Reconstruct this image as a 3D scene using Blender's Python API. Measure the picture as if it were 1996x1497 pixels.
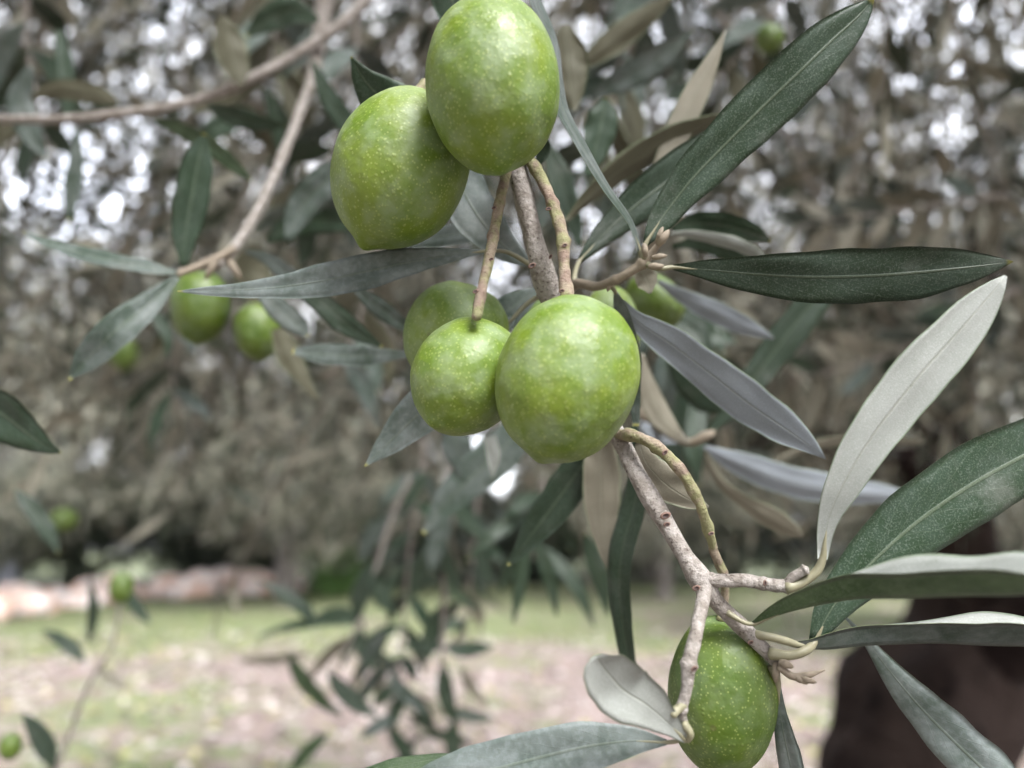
import bpy, math, random
import numpy as np
from mathutils import Vector, Matrix, noise

random.seed(7); rng = np.random.default_rng(7)
scene = bpy.context.scene
COL = scene.collection
for _o in list(bpy.data.objects): bpy.data.objects.remove(_o)

# ------------------------------------------------------------------ camera, sky, sun, exposure
W, H = 1996.0, 1497.0
LENS, SENSOR = 26.0, 36.0
F = LENS / SENSOR * W                      # focal length in photo pixels
HORIZON = 1058.0
PITCH = math.atan((HORIZON - H/2) / F)
CAM = Vector((0.0, 0.0, 1.30))
D0 = 0.115                                 # distance of the fruit in the lens, metres
FWD = Vector((0, math.cos(PITCH), math.sin(PITCH)))
UP = Vector((0, -math.sin(PITCH), math.cos(PITCH)))
RIGHT = Vector((1, 0, 0))

cd = bpy.data.cameras.new('camera'); cam = bpy.data.objects.new('camera', cd); COL.objects.link(cam)
cam.location = CAM
cam.rotation_euler = (math.pi/2 + PITCH, 0, 0)
cd.sensor_fit = 'HORIZONTAL'; cd.sensor_width = SENSOR; cd.lens = LENS
cd.clip_start = 0.01; cd.clip_end = 400
cd.dof.use_dof = True
cd.dof.focus_distance = D0 * 1.03
cd.dof.aperture_fstop = LENS / 2.6         # a 2.6 mm wide pupil, as in a phone
scene.camera = cam

SUN_EL, SUN_AZ = math.radians(52), math.radians(150)   # azimuth clockwise from +Y: behind the camera on the right
world = bpy.data.worlds.new('World'); scene.world = world; world.use_nodes = True
wn = world.node_tree.nodes; wl = world.node_tree.links
bg = wn['Background']
sky = wn.new('ShaderNodeTexSky'); sky.sky_type = 'NISHITA'; sky.sun_disc = False
sky.sun_elevation = SUN_EL; sky.sun_rotation = SUN_AZ
sky.air_density = 1.0; sky.dust_density = 5.0; sky.ozone_density = 1.5
# thin bright overcast over the blue
_tc = wn.new('ShaderNodeTexCoord'); _cn = wn.new('ShaderNodeTexNoise'); _cn.inputs['Scale'].default_value = 2.2; _cn.inputs['Detail'].default_value = 5
wl.new(_tc.outputs['Generated'], _cn.inputs['Vector'])
_mr = wn.new('ShaderNodeMapRange'); wl.new(_cn.outputs[0], _mr.inputs[0])
_mr.inputs[1].default_value = .35; _mr.inputs[2].default_value = .6; _mr.inputs[3].default_value = .72; _mr.inputs[4].default_value = .97
_bw = wn.new('ShaderNodeRGBToBW'); wl.new(sky.outputs[0], _bw.inputs[0])
_cl = wn.new('ShaderNodeVectorMath'); _cl.operation = 'SCALE'; _cl.inputs[0].default_value = (1.64, 1.66, 1.76); wl.new(_bw.outputs[0], _cl.inputs['Scale'])
_mx = wn.new('ShaderNodeMix'); _mx.data_type = 'RGBA'
wl.new(_mr.outputs[0], _mx.inputs[0]); wl.new(sky.outputs[0], _mx.inputs[6]); wl.new(_cl.outputs[0], _mx.inputs[7])
# extra sky brightness toward +Y, added so gaps in the grove shine
_dt = wn.new('ShaderNodeVectorMath'); _dt.operation = 'DOT_PRODUCT'; wl.new(_tc.outputs['Generated'], _dt.inputs[0]); _dt.inputs[1].default_value = (0, .91, .42)
_bk = wn.new('ShaderNodeMapRange'); _bk.interpolation_type = 'SMOOTHSTEP'; wl.new(_dt.outputs['Value'], _bk.inputs[0])
_bk.inputs[1].default_value = .45; _bk.inputs[2].default_value = .85; _bk.inputs[3].default_value = 1.0; _bk.inputs[4].default_value = 3.2
_sc = wn.new('ShaderNodeVectorMath'); _sc.operation = 'SCALE'; wl.new(_mx.outputs[2], _sc.inputs[0]); wl.new(_bk.outputs[0], _sc.inputs['Scale'])
wl.new(_sc.outputs[0], bg.inputs[0]); bg.inputs[1].default_value = 0.15
sd = bpy.data.lights.new('sun', 'SUN'); sd.energy = 1.25; sd.angle = math.radians(26); sd.color = (1.0, .96, .9)
sun = bpy.data.objects.new('sun', sd); COL.objects.link(sun)
sdir = Vector((math.sin(SUN_AZ)*math.cos(SUN_EL), math.cos(SUN_AZ)*math.cos(SUN_EL), math.sin(SUN_EL)))
sun.rotation_euler = (-sdir).to_track_quat('-Z', 'Y').to_euler()
vs = scene.view_settings
vs.view_transform = 'Standard'; vs.look = 'None'; vs.exposure = 2.1; vs.gamma = 1.0; vs.use_curve_mapping = False

# ------------------------------------------------------------------ helpers
def P(px, py, d):
    """world point seen at photo pixel (px,py) at depth d metres"""
    d = float(d); px = float(px); py = float(py)
    return CAM + d*(FWD + RIGHT*((px - W/2)/F) - UP*((py - H/2)/F))
def G(px, py):
    r = FWD + RIGHT*((px - W/2)/F) - UP*((py - H/2)/F)
    t = -CAM.z / r.z
    return CAM + r*t

def tag(o, label=None, cat=None, group=None, kind=None):
    if label: o['label'] = label
    if cat: o['category'] = cat
    if group: o['group'] = group
    if kind: o['kind'] = kind
    return o

def empty(name, loc):
    o = bpy.data.objects.new(name, None); COL.objects.link(o)
    o.location = loc; o.empty_display_size = 0.01
    return o

def wloc(o):
    v = Vector((0, 0, 0))
    while o is not None: v += o.location; o = o.parent
    return v

def mesh_obj(name, verts, faces, mats, parent=None, origin=None, fmat=None, smooth=True, uv=None):
    """verts in world coordinates; the object gets its own origin"""
    origin = Vector(origin) if origin is not None else Vector(verts[0])
    v = np.asarray([tuple(x) for x in verts], dtype=float) - np.array(origin)
    me = bpy.data.meshes.new(name)
    me.from_pydata(v.tolist(), [], faces)
    for m in (mats if isinstance(mats, (list, tuple)) else [mats]): me.materials.append(m)
    if fmat is not None: me.polygons.foreach_set('material_index', fmat)
    if smooth: me.polygons.foreach_set('use_smooth', [True]*len(me.polygons))
    if uv is not None:
        l = me.uv_layers.new(name='UVMap')
        idx = np.empty(len(me.loops), dtype=int); me.loops.foreach_get('vertex_index', idx)
        l.data.foreach_set('uv', np.asarray(uv)[idx].ravel())
    me.update()
    o = bpy.data.objects.new(name, me); COL.objects.link(o)
    if parent is not None:
        o.parent = parent; o.location = origin - wloc(parent)
    else:
        o.location = origin
    return o

def crom(pts, n):
    """Catmull-Rom resample of rows, roughly uniform in the first two columns"""
    p = np.asarray(pts, dtype=float)
    if len(p) == 2: 
        t = np.linspace(0, 1, n)[:, None]; return p[0]*(1-t) + p[1]*t
    ext = np.vstack([2*p[0]-p[1], p, 2*p[-1]-p[-2]])
    out = []
    K = 24
    for i in range(1, len(ext)-2):
        a, b, c, d = ext[i-1], ext[i], ext[i+1], ext[i+2]
        for k in range(K):
            t = k/K
            out.append(.5*((2*b) + (-a+c)*t + (2*a-5*b+4*c-d)*t*t + (-a+3*b-3*c+d)*t**3))
    out.append(ext[-2]); out = np.array(out)
    s = np.concatenate([[0], np.cumsum(np.linalg.norm(np.diff(out[:, :2], axis=0), axis=1))])
    u = np.linspace(0, s[-1], n)
    return np.stack([np.interp(u, s, out[:, j]) for j in range(p.shape[1])], axis=1)

def tube_data(pts, rad, sides=14, lump=0.0, seed=0, vo=0):
    V, Fc = [], []
    pts = [Vector(p) for p in pts]; n = len(pts)
    t0 = (pts[1]-pts[0]).normalized()
    a = t0.orthogonal().normalized()
    for i, p in enumerate(pts):
        t = (pts[min(i+1, n-1)] - pts[max(i-1, 0)]).normalized()
        a = (a - t*a.dot(t)).normalized(); b = t.cross(a)
        for k in range(sides):
            an = 2*math.pi*k/sides
            d = a*math.cos(an) + b*math.sin(an)
            r = rad[i]
            if lump: 
                q = p/ (rad[0]*2.2) + d*0.9 + Vector((seed*7.1, 0, 0))
                r *= 1 + lump*noise.noise(q) + lump*.5*noise.noise(q*2.7)
            V.append(p + d*r)
    for i in range(n-1):
        for k in range(sides):
            k2 = (k+1) % sides
            Fc.append((vo+i*sides+k, vo+i*sides+k2, vo+(i+1)*sides+k2, vo+(i+1)*sides+k))
    V.append(pts[0] - t0*rad[0]*.35); V.append(pts[-1] + (pts[-1]-pts[-2]).normalized()*rad[-1]*.5)
    for k in range(sides):
        k2 = (k+1) % sides
        Fc.append((vo+len(V)-2, vo+k2, vo+k)); Fc.append((vo+len(V)-1, vo+(n-1)*sides+k, vo+(n-1)*sides+k2))
    return V, Fc

def twig(name, st, mat, parent, n=40, lump=.12, seed=0, knobs=(), sides=14):
    """st rows: x, y, depth(in D0), radius in photo pixels; knobs: (t, extra) swollen nodes"""
    q = crom(st, n)
    pts = [P(x, y, d*D0) for x, y, d, r in q]
    rad = []
    for i, (x, y, d, r) in enumerate(q):
        t = i/(n-1)
        for kt, ke in knobs: r *= 1 + ke*math.exp(-((t-kt)/.025)**2)
        rad.append(max(r, .5)*d*D0/F)
    V, Fc = tube_data(pts, rad, sides, lump, seed)
    return mesh_obj(name, V, Fc, mat, parent, pts[0])

# ------------------------------------------------------------------ materials
def mat(name):
    m = bpy.data.materials.new(name); m.use_nodes = True
    nt = m.node_tree; b = nt.nodes['Principled BSDF']
    return m, nt, nt.nodes, nt.links, b
def nd(nt, typ, **kw):
    n = nt.nodes.new(typ)
    for k, v in kw.items():
        if k.startswith('i_'): n.inputs[k[2:].replace('_', ' ')].default_value = v
        else: setattr(n, k, v)
    return n
def noise_n(nt, coord, scale, detail=4, rough=.55, off=None):
    n = nd(nt, 'ShaderNodeTexNoise'); n.inputs['Scale'].default_value = scale
    n.inputs['Detail'].default_value = detail; n.inputs['Roughness'].default_value = rough
    nt.links.new(coord, n.inputs['Vector']); return n
def ramp(nt, fac, stops):
    r = nd(nt, 'ShaderNodeValToRGB'); e = r.color_ramp.elements
    while len(e) < len(stops): e.new(.5)
    for i, (p, c) in enumerate(stops):
        e[i].position = p; e[i].color = (*c, 1) if len(c) == 3 else c
    nt.links.new(fac, r.inputs[0]); return r
def mix(nt, fac, a, b, bt='MIX'):
    m = nd(nt, 'ShaderNodeMix', data_type='RGBA', blend_type=bt)
    for s, v in ((0, fac), (6, a), (7, b)):
        if hasattr(v, 'links') or isinstance(v, bpy.types.NodeSocket): nt.links.new(v, m.inputs[s])
        elif isinstance(v, (int, float)): m.inputs[s].default_value = v
        else: m.inputs[s].default_value = (*v, 1)
    return m.outputs[2]
def mth(nt, op, a, b=None, c=None, clamp=False):
    m = nd(nt, 'ShaderNodeMath', operation=op, use_clamp=clamp)
    for i, v in enumerate((a, b, c)):
        if v is None: continue
        if isinstance(v, bpy.types.NodeSocket): nt.links.new(v, m.inputs[i])
        else: m.inputs[i].default_value = v
    return m.outputs[0]
def bump(nt, h, strength, dist, b, normal=None):
    n = nd(nt, 'ShaderNodeBump'); n.inputs['Strength'].default_value = strength; n.inputs['Distance'].default_value = dist
    nt.links.new(h, n.inputs['Height'])
    if normal is not None: nt.links.new(normal, n.inputs['Normal'])
    if b is not None: nt.links.new(n.outputs[0], b.inputs['Normal'])
    return n.outputs[0]
def objcoord(nt, shift=True):
    tc = nd(nt, 'ShaderNodeTexCoord')
    if not shift: return tc.outputs['Object'], tc
    oi = nd(nt, 'ShaderNodeObjectInfo')
    add = nd(nt, 'ShaderNodeVectorMath', operation='ADD')
    sc = nd(nt, 'ShaderNodeVectorMath', operation='SCALE'); sc.inputs['Scale'].default_value = 3.7
    cb = nd(nt, 'ShaderNodeCombineXYZ')
    for i in range(3): nt.links.new(oi.outputs['Random'], cb.inputs[i])
    nt.links.new(cb.outputs[0], sc.inputs[0])
    nt.links.new(tc.outputs['Object'], add.inputs[0]); nt.links.new(sc.outputs[0], add.inputs[1])
    return add.outputs[0], tc

def smooth_step(nt, v, a, b):
    m = nd(nt, 'ShaderNodeMapRange', interpolation_type='SMOOTHSTEP')
    nt.links.new(v, m.inputs[0]); m.inputs[1].default_value = a; m.inputs[2].default_value = b
    return m.outputs[0]

def olive_material(name, base_a, base_b, bloom, dotamt=.34):
    m, nt, N, L, b = mat(name)
    co, tc = objcoord(nt)
    n1 = noise_n(nt, co, 110, 3, .5)
    c = mix(nt, smooth_step(nt, n1.outputs[0], .38, .64), base_a, base_b)
    n2 = noise_n(nt, co, 210, 4, .55)
    c = mix(nt, mth(nt, 'MULTIPLY', smooth_step(nt, n2.outputs[0], .38, .72), bloom), c, (.26, .32, .22))
    # pale lenticels
    dist = noise_n(nt, co, 600, 2, .5)
    v = nd(nt, 'ShaderNodeTexVoronoi'); v.inputs['Scale'].default_value = 900; v.inputs['Randomness'].default_value = 1
    L.new(co, v.inputs['Vector'])
    dots = smooth_step(nt, v.outputs['Distance'], .33, .08)
    sel = smooth_step(nt, nd_color_val(nt, v.outputs['Color']), .2, .95)
    dots = mth(nt, 'MULTIPLY', dots, sel)
    c = mix(nt, mth(nt, 'MULTIPLY', dots, dotamt), c, (.36, .42, .15))
    v2 = nd(nt, 'ShaderNodeTexVoronoi'); v2.inputs['Scale'].default_value = 1500; L.new(co, v2.inputs['Vector'])
    d2 = mth(nt, 'MULTIPLY', smooth_step(nt, v2.outputs['Distance'], .34, .12), .42)
    c = mix(nt, d2, c, (.36, .42, .15))
    # rare brown scars
    v3 = nd(nt, 'ShaderNodeTexVoronoi'); v3.inputs['Scale'].default_value = 95; L.new(co, v3.inputs['Vector'])
    sc = mth(nt, 'MULTIPLY', smooth_step(nt, v3.outputs['Distance'], .075, .045), .45)
    c = mix(nt, sc, c, (.09, .075, .03))
    L.new(c, b.inputs['Base Color'])
    r = mth(nt, 'MULTIPLY_ADD', n2.outputs[0], .40, .29)
    L.new(r, b.inputs['Roughness'])
    b.inputs['Specular IOR Level'].default_value = .5
    b.inputs['Subsurface Weight'].default_value = .22
    b.inputs['Subsurface Radius'].default_value = (.0022, .0030, .0008)
    b.inputs['Subsurface Scale'].default_value = 1.0
    n3 = noise_n(nt, co, 260, 3, .55)
    h = mth(nt, 'MULTIPLY_ADD', dots, .12, n3.outputs[0])
    bump(nt, h, .45, .0010, b)
    return m
def nd_color_val(nt, c):
    s = nd(nt, 'ShaderNodeSeparateColor'); nt.links.new(c, s.inputs[0]); return s.outputs[0]

def leaf_top_material(name, dark, wax, waxamt, rough=.42):
    m, nt, N, L, b = mat(name)
    co, tc = objcoord(nt)
    uv = nd(nt, 'ShaderNodeSeparateXYZ'); L.new(tc.outputs['UV'], uv.inputs[0])
    a = mth(nt, 'ABSOLUTE', mth(nt, 'SUBTRACT', uv.outputs[0], .5))          # 0 on the midrib, .5 at the edge
    big = noise_n(nt, co, 170, 3, .5)
    fine = noise_n(nt, co, 3300, 3, .7)
    mid = noise_n(nt, co, 900, 3, .6)
    oi = nd(nt, 'ShaderNodeObjectInfo')
    amt = mth(nt, 'MULTIPLY', smooth_step(nt, big.outputs[0], .3, .72), waxamt)
    amt = mth(nt, 'ADD', amt, mth(nt, 'MULTIPLY', smooth_step(nt, mid.outputs[0], .42, .66), waxamt*.45))
    c = mix(nt, mth(nt, 'MINIMUM', amt, 1.0), dark, wax)
    sp = mth(nt, 'MULTIPLY', smooth_step(nt, fine.outputs[0], .50, .66), .42)
    dust = noise_n(nt, co, 60, 5, .7)
    c = mix(nt, mth(nt, 'MULTIPLY', smooth_step(nt, dust.outputs[0], .52, .74), .35), c, (.16, .165, .15))
    c = mix(nt, sp, c, (.12, .14, .12))
    # veins
    side = mth(nt, 'ABSOLUTE', mth(nt, 'SINE', mth(nt, 'ADD', mth(nt, 'MULTIPLY', uv.outputs[1], 34.0), mth(nt, 'MULTIPLY_ADD', a, -16.0, mth(nt, 'MULTIPLY', big.outputs[0], 3.0)))))
    vein = mth(nt, 'MULTIPLY', smooth_step(nt, side, .16, .02), .12)
    c = mix(nt, vein, c, (.13, .16, .11))
    rib = smooth_step(nt, a, .034, .010)
    c = mix(nt, mth(nt, 'MULTIPLY', rib, .30), c, (.15, .18, .12))
    # narrow yellowish point
    tip = smooth_step(nt, uv.outputs[1], .975, .995)
    c = mix(nt, tip, c, (.24, .23, .06))
    bright = mth(nt, 'MULTIPLY_ADD', oi.outputs['Random'], .5, .75)
    cc = nd(nt, 'ShaderNodeVectorMath', operation='SCALE'); L.new(c, cc.inputs[0]); L.new(bright, cc.inputs['Scale'])
    L.new(cc.outputs[0], b.inputs['Base Color'])
    L.new(mth(nt, 'MULTIPLY_ADD', fine.outputs[0], .3, rough-.1), b.inputs['Roughness'])
    b.inputs['Specular IOR Level'].default_value = .34
    b.inputs['Sheen Weight'].default_value = .05; b.inputs['Sheen Roughness'].default_value = .4
    h = mth(nt, 'ADD', mth(nt, 'MULTIPLY', fine.outputs[0], .35), mth(nt, 'MULTIPLY', rib, -.9))
    h = mth(nt, 'ADD', h, mth(nt, 'MULTIPLY', mid.outputs[0], .5))
    h = mth(nt, 'ADD', h, mth(nt, 'MULTIPLY', vein, -1.2))
    bump(nt, h, .45, .00022, b)
    return m

def leaf_under_material(name, col, col2):
    m, nt, N, L, b = mat(name)
    co, tc = objcoord(nt)
    uv = nd(nt, 'ShaderNodeSeparateXYZ'); L.new(tc.outputs['UV'], uv.inputs[0])
    a = mth(nt, 'ABSOLUTE', mth(nt, 'SUBTRACT', uv.outputs[0], .5))
    fine = noise_n(nt, co, 4200, 3, .65); big = noise_n(nt, co, 260, 4, .6)
    c = mix(nt, big.outputs[0], col, col2)
    c = mix(nt, mth(nt, 'MULTIPLY', smooth_step(nt, fine.outputs[0], .5, .68), .35), c, tuple(min(1, x*1.35) for x in col))
    c = mix(nt, mth(nt, 'MULTIPLY', smooth_step(nt, fine.outputs[0], .44, .3), .22), c, tuple(x*.55 for x in col2))
    rib = smooth_step(nt, a, .030, .010)
    c = mix(nt, mth(nt, 'MULTIPLY', rib, .25), c, (.2, .215, .15))
    # green leaf margin rolled under
    c = mix(nt, mth(nt, 'MULTIPLY', smooth_step(nt, a, .462, .49), .75), c, (.08, .125, .055))
    # little worn patches
    w = noise_n(nt, co, 520, 5, .7)
    c = mix(nt, mth(nt, 'MULTIPLY', smooth_step(nt, w.outputs[0], .68, .74), .5), c, (.07, .08, .04))
    L.new(c, b.inputs['Base Color']); b.inputs['Roughness'].default_value = .62
    b.inputs['Specular IOR Level'].default_value = .35
    b.inputs['Sheen Weight'].default_value = .12
    h = mth(nt, 'ADD', mth(nt, 'MULTIPLY', fine.outputs[0], .5), mth(nt, 'MULTIPLY', rib, 1.2))
    bump(nt, h, .5, .0002, b)
    return m

def bark_material(name, a_, b_, dark, scale, speck=.5, dist=.0004, green=None, spec=.2):
    m, nt, N, L, b = mat(name)
    co, tc = objcoord(nt)
    n1 = noise_n(nt, co, scale*.25, 4, .6); n2 = noise_n(nt, co, scale, 5, .65)
    c = mix(nt, smooth_step(nt, n1.outputs[0], .36, .64), a_, b_)
    if green is not None:
        n4 = noise_n(nt, co, scale*.16, 3, .5)
        c = mix(nt, mth(nt, 'MULTIPLY', smooth_step(nt, n4.outputs[0], .42, .58), .85), c, green)
    c = mix(nt, mth(nt, 'MULTIPLY', smooth_step(nt, n2.outputs[0], .56, .70), speck), c, dark)
    c = mix(nt, mth(nt, 'MULTIPLY', smooth_step(nt, n2.outputs[0], .44, .30), speck*.6), c, tuple(min(1, x*1.45) for x in a_))
    L.new(c, b.inputs['Base Color']); b.inputs['Roughness'].default_value = .76
    b.inputs['Specular IOR Level'].default_value = spec
    bump(nt, mth(nt, 'ADD', n2.outputs[0], n1.outputs[0]), .7, dist, b)
    return m

def plain(name, col, rough=.6, var=.25, scale=400, transl=0):
    m, nt, N, L, b = mat(name)
    co, tc = objcoord(nt)
    n = noise_n(nt, co, scale, 4, .6)
    c = mix(nt, n.outputs[0], tuple(x*(1-var) for x in col), tuple(min(1, x*(1+var)) for x in col))
    L.new(c, b.inputs['Base Color']); b.inputs['Roughness'].default_value = rough
    bump(nt, n.outputs[0], .3, .3/scale, b)
    return m

M = {}
M['olive'] = olive_material('olive_skin', (.100, .165, .014), (.134, .194, .015), .46)
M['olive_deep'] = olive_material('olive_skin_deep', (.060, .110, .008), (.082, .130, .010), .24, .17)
M['top'] = leaf_top_material('leaf_top_green', (.008, .025, .007), (.030, .052, .036), .42)
M['top_grey'] = leaf_top_material('leaf_top_grey', (.024, .044, .028), (.105, .125, .118), .75, .5)
M['top_green'] = leaf_top_material('leaf_top_fresh', (.02, .045, .013), (.08, .12, .06), .5, .45)
M['top_sky_sheen'] = leaf_top_material('leaf_top_sky_sheen', (.066, .092, .076), (.175, .205, .20), .9, .5)  # paler leaf top, the sky's reflection put into its colour
M['under'] = leaf_under_material('leaf_underside_silver', (.265, .28, .262), (.195, .21, .188))
M['under_sky_tint'] = leaf_under_material('leaf_underside_sky_tint', (.225, .25, .275), (.18, .203, .225))  # underside with the blue of skylight mixed into its colour
M['under_tan'] = leaf_under_material('leaf_underside_tan', (.20, .185, .14), (.145, .135, .10))
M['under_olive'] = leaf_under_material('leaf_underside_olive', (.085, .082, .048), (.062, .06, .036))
M['rim'] = plain('leaf_margin', (.12, .15, .07), .5)
M['twig'] = bark_material('twig_bark', (.34, .315, .29), (.215, .19, .165), (.05, .036, .03), 1500, .9, .0009)
M['stalk'] = bark_material('stalk_bark', (.26, .215, .16), (.19, .14, .11), (.07, .04, .03), 1500, .6, .0005, green=(.21, .215, .105))
M['petiole'] = plain('petiole_skin', (.20, .19, .12), .5, .2, 900)
M['bud'] = plain('bud_scales', (.205, .17, .125), .7, .35, 1500)
M['scar'] = plain('scar_dark', (.035, .018, .015), .7, .5, 2000)
M['scar_rim'] = plain('scar_rim', (.15, .09, .07), .7, .4, 2000)
M['farleaf_top'] = plain('crown_leaf_top', (.032, .044, .024), .4, .4, 6)
M['farleaf_under'] = plain('crown_leaf_underside', (.27, .26, .20), .6, .3, 6)
M['fartwig'] = plain('crown_twigs', (.15, .13, .10), .8, .3, 8)
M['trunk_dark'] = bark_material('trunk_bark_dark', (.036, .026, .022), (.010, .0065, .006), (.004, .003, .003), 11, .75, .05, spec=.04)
M['trunk_grey'] = bark_material('trunk_bark_grey', (.13, .115, .105), (.085, .075, .065), (.03, .02, .02), 26, .5, .02)
M['trunk_pale'] = bark_material('trunk_bark_pale', (.30, .31, .35), (.22, .23, .27), (.10, .09, .10), 20, .4, .02)
M['stone'] = bark_material('stone_pale', (.50, .46, .44), (.46, .30, .23), (.14, .09, .08), 5, .5, .02)
M['bush'] = plain('bush_leaves', (.07, .14, .03), .5, .4, 5)
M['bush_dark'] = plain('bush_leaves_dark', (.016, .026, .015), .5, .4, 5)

# ------------------------------------------------------------------ the setting
def ground():
    m, nt, N, L, b = mat('ground_soil_and_grass')
    tc = nd(nt, 'ShaderNodeTexCoord'); co = tc.outputs['Object']
    xyz = nd(nt, 'ShaderNodeSeparateXYZ'); L.new(co, xyz.inputs[0])
    n1 = noise_n(nt, co, .55, 4, .6); n2 = noise_n(nt, co, 2.4, 5, .62); n3 = noise_n(nt, co, 14, 5, .7)
    n5 = noise_n(nt, co, 4.5, 4, .65)
    soil = mix(nt, smooth_step(nt, n2.outputs[0], .36, .64), (0.1462, 0.1054, 0.0884), (0.1054, 0.0782, 0.0646))
    soil = mix(nt, mth(nt, 'MULTIPLY', smooth_step(nt, n5.outputs[0], .50, .62), .7), soil, (0.204, 0.1734, 0.1598))
    soil = mix(nt, mth(nt, 'MULTIPLY', smooth_step(nt, n5.outputs[0], .46, .36), .7), soil, (0.068, 0.053, 0.0422))
    soil = mix(nt, mth(nt, 'MULTIPLY', smooth_step(nt, n3.outputs[0], .52, .7), .55), soil, (0.1904, 0.1632, 0.1462))
    soil = mix(nt, mth(nt, 'MULTIPLY', smooth_step(nt, n3.outputs[0], .46, .32), .5), soil, (0.068, 0.051, 0.0428))
    grass = mix(nt, smooth_step(nt, n3.outputs[0], .35, .65), (0.054, 0.085, 0.024), (0.115, 0.118, 0.050))
    # more grass further out and toward the left
    band = mth(nt, 'ADD', smooth_step(nt, xyz.outputs[1], 8.0, 11.5), smooth_step(nt, xyz.outputs[1], 18.0, 24.0))
    left = mth(nt, 'MULTIPLY', smooth_step(nt, xyz.outputs[0], 1.0, -3.5), .06)
    k = mth(nt, 'ADD', mth(nt, 'MULTIPLY_ADD', band, .17, left), n1.outputs[0])
    k = mth(nt, 'ADD', k, mth(nt, 'MULTIPLY_ADD', n2.outputs[0], .8, -.41))
    g = smooth_step(nt, k, .53, .66)
    c = mix(nt, g, soil, grass)
    c = mix(nt, 1.0, c, (.86, .85, .88), 'MULTIPLY')
    L.new(c, b.inputs['Base Color']); b.inputs['Roughness'].default_value = .9
    bump(nt, n3.outputs[0], .8, .05, b)
    n = 90
    xs = np.sinh(np.linspace(-4.2, 4.2, n))*2.6; ys = np.concatenate([np.linspace(-30, 0, 12), np.sinh(np.linspace(.1, 4.4, n-12))*2.6])
    V = []
    for y in ys:
        for x in xs:
            z = .05*noise.noise(Vector((x*.4, y*.4, 0))) + .02*noise.noise(Vector((x*1.7, y*1.7, 3)))
            V.append((x, y, z))
    nx = len(xs); Fc = [(j*nx+i, j*nx+i+1, (j+1)*nx+i+1, (j+1)*nx+i) for j in range(len(ys)-1) for i in range(nx-1)]
    o = mesh_obj('ground', V, Fc, m, None, (0, 0, 0)); tag(o, kind='structure')
ground()

def raw_mesh(name, V, quads, mats, parent, fm=None, origin=(0, 0, 0), smooth=False):
    """fast quad mesh from numpy arrays (world coordinates)"""
    V = np.asarray(V, dtype=np.float32) - np.array(origin, dtype=np.float32)
    me = bpy.data.meshes.new(name)
    nq, k = quads.shape
    me.vertices.add(len(V)); me.vertices.foreach_set('co', V.ravel())
    me.loops.add(nq*k); me.loops.foreach_set('vertex_index', quads.astype(np.int32).ravel())
    me.polygons.add(nq); me.polygons.foreach_set('loop_start', np.arange(0, nq*k, k, dtype=np.int32))
    for m in mats: me.materials.append(m)
    if fm is not None: me.polygons.foreach_set('material_index', fm.astype(np.int32))
    me.update(calc_edges=True)
    o = bpy.data.objects.new(name, me); COL.objects.link(o)
    if parent is not None: o.parent = parent; o.location = Vector(origin) - wloc(parent)
    else: o.location = origin
    return o

def unit(a): return a/np.maximum(np.linalg.norm(a, axis=1, keepdims=True), 1e-9)

def leaves(bases, dirs, length, width, rnd):
    """one pointed four-sided blade per row"""
    n = len(bases)
    s = unit(np.cross(dirs, rnd.normal(size=(n, 3))))
    L_ = length*(.7+.6*rnd.random((n, 1))); w = width*(.7+.6*rnd.random((n, 1)))
    up = np.cross(s, dirs)
    a = bases; b = bases + dirs*L_*.45 + s*w*.5 + up*L_*.04; c = bases + dirs*L_; d = bases + dirs*L_*.45 - s*w*.5 + up*L_*.04
    V = np.stack([a, b, c, d], axis=1).reshape(-1, 3)
    Q = np.arange(4*n).reshape(n, 4)
    return V, Q

def crown_points(c, rad, ntw, rnd, shell=.55, droop=.5, keep=None):
    """twig bases and directions in clumps through an uneven ellipsoid"""
    ncl = max(8, ntw//16)
    u = unit(rnd.normal(size=(ncl, 3))); r = (shell + (1-shell)*rnd.random((ncl, 1))**.7)*(.82+.3*rnd.random((ncl, 1)))
    cl = np.array(c) + u*r*np.array(rad)
    idx = rnd.integers(0, ncl, ntw)
    csz = (.025+.055*rnd.random((ncl, 1)))*np.mean(rad)
    base = cl[idx] + rnd.normal(size=(ntw, 3))*csz[idx]*np.array([1, 1, .75])
    d = unit(unit(base-np.array(c)) + rnd.normal(size=(ntw, 3))*.7 + np.array([0, 0, -droop]))
    if keep is not None:
        k = keep(base); base, d = base[k], d[k]
    return base, d

def make_crown(name, parent, c, rad, ntw, per, tw_len, lsz, rnd, shell=.55, droop=.5, keep=None, mats=None, under=.5):
    base, d = crown_points(c, rad, ntw, rnd, shell, droop, keep)
    n = len(base)
    t = np.tile(np.linspace(.1, 1, per), n)[:, None]
    B = np.repeat(base, per, axis=0) + np.repeat(d, per, axis=0)*t*tw_len + np.array([0, 0, -1])*(t**2)*tw_len*.2
    LD = unit(np.repeat(d, per, axis=0)*.7 + rnd.normal(size=(n*per, 3))*.75)
    V, Q = leaves(B, LD, lsz[0], lsz[1], rnd)
    fm = (rnd.random(len(Q)) < under).astype(int)
    # the twigs that carry them
    s = unit(np.cross(d, rnd.normal(size=(n, 3))))*tw_len*.008
    e = base + d*tw_len + np.array([0, 0, -1])*tw_len*.2
    TV = np.stack([base-s, base+s, e+s*.4, e-s*.4], axis=1).reshape(-1, 3)
    TQ = np.arange(4*n).reshape(n, 4) + len(V)
    V = np.vstack([V, TV]); Q = np.vstack([Q, TQ]); fm = np.concatenate([fm, np.full(n, 2)])
    m = mats or [M['farleaf_top'], M['farleaf_under'], M['fartwig']]
    return raw_mesh('crown', V, Q, m, parent, fm, origin=tuple(c))

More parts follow.
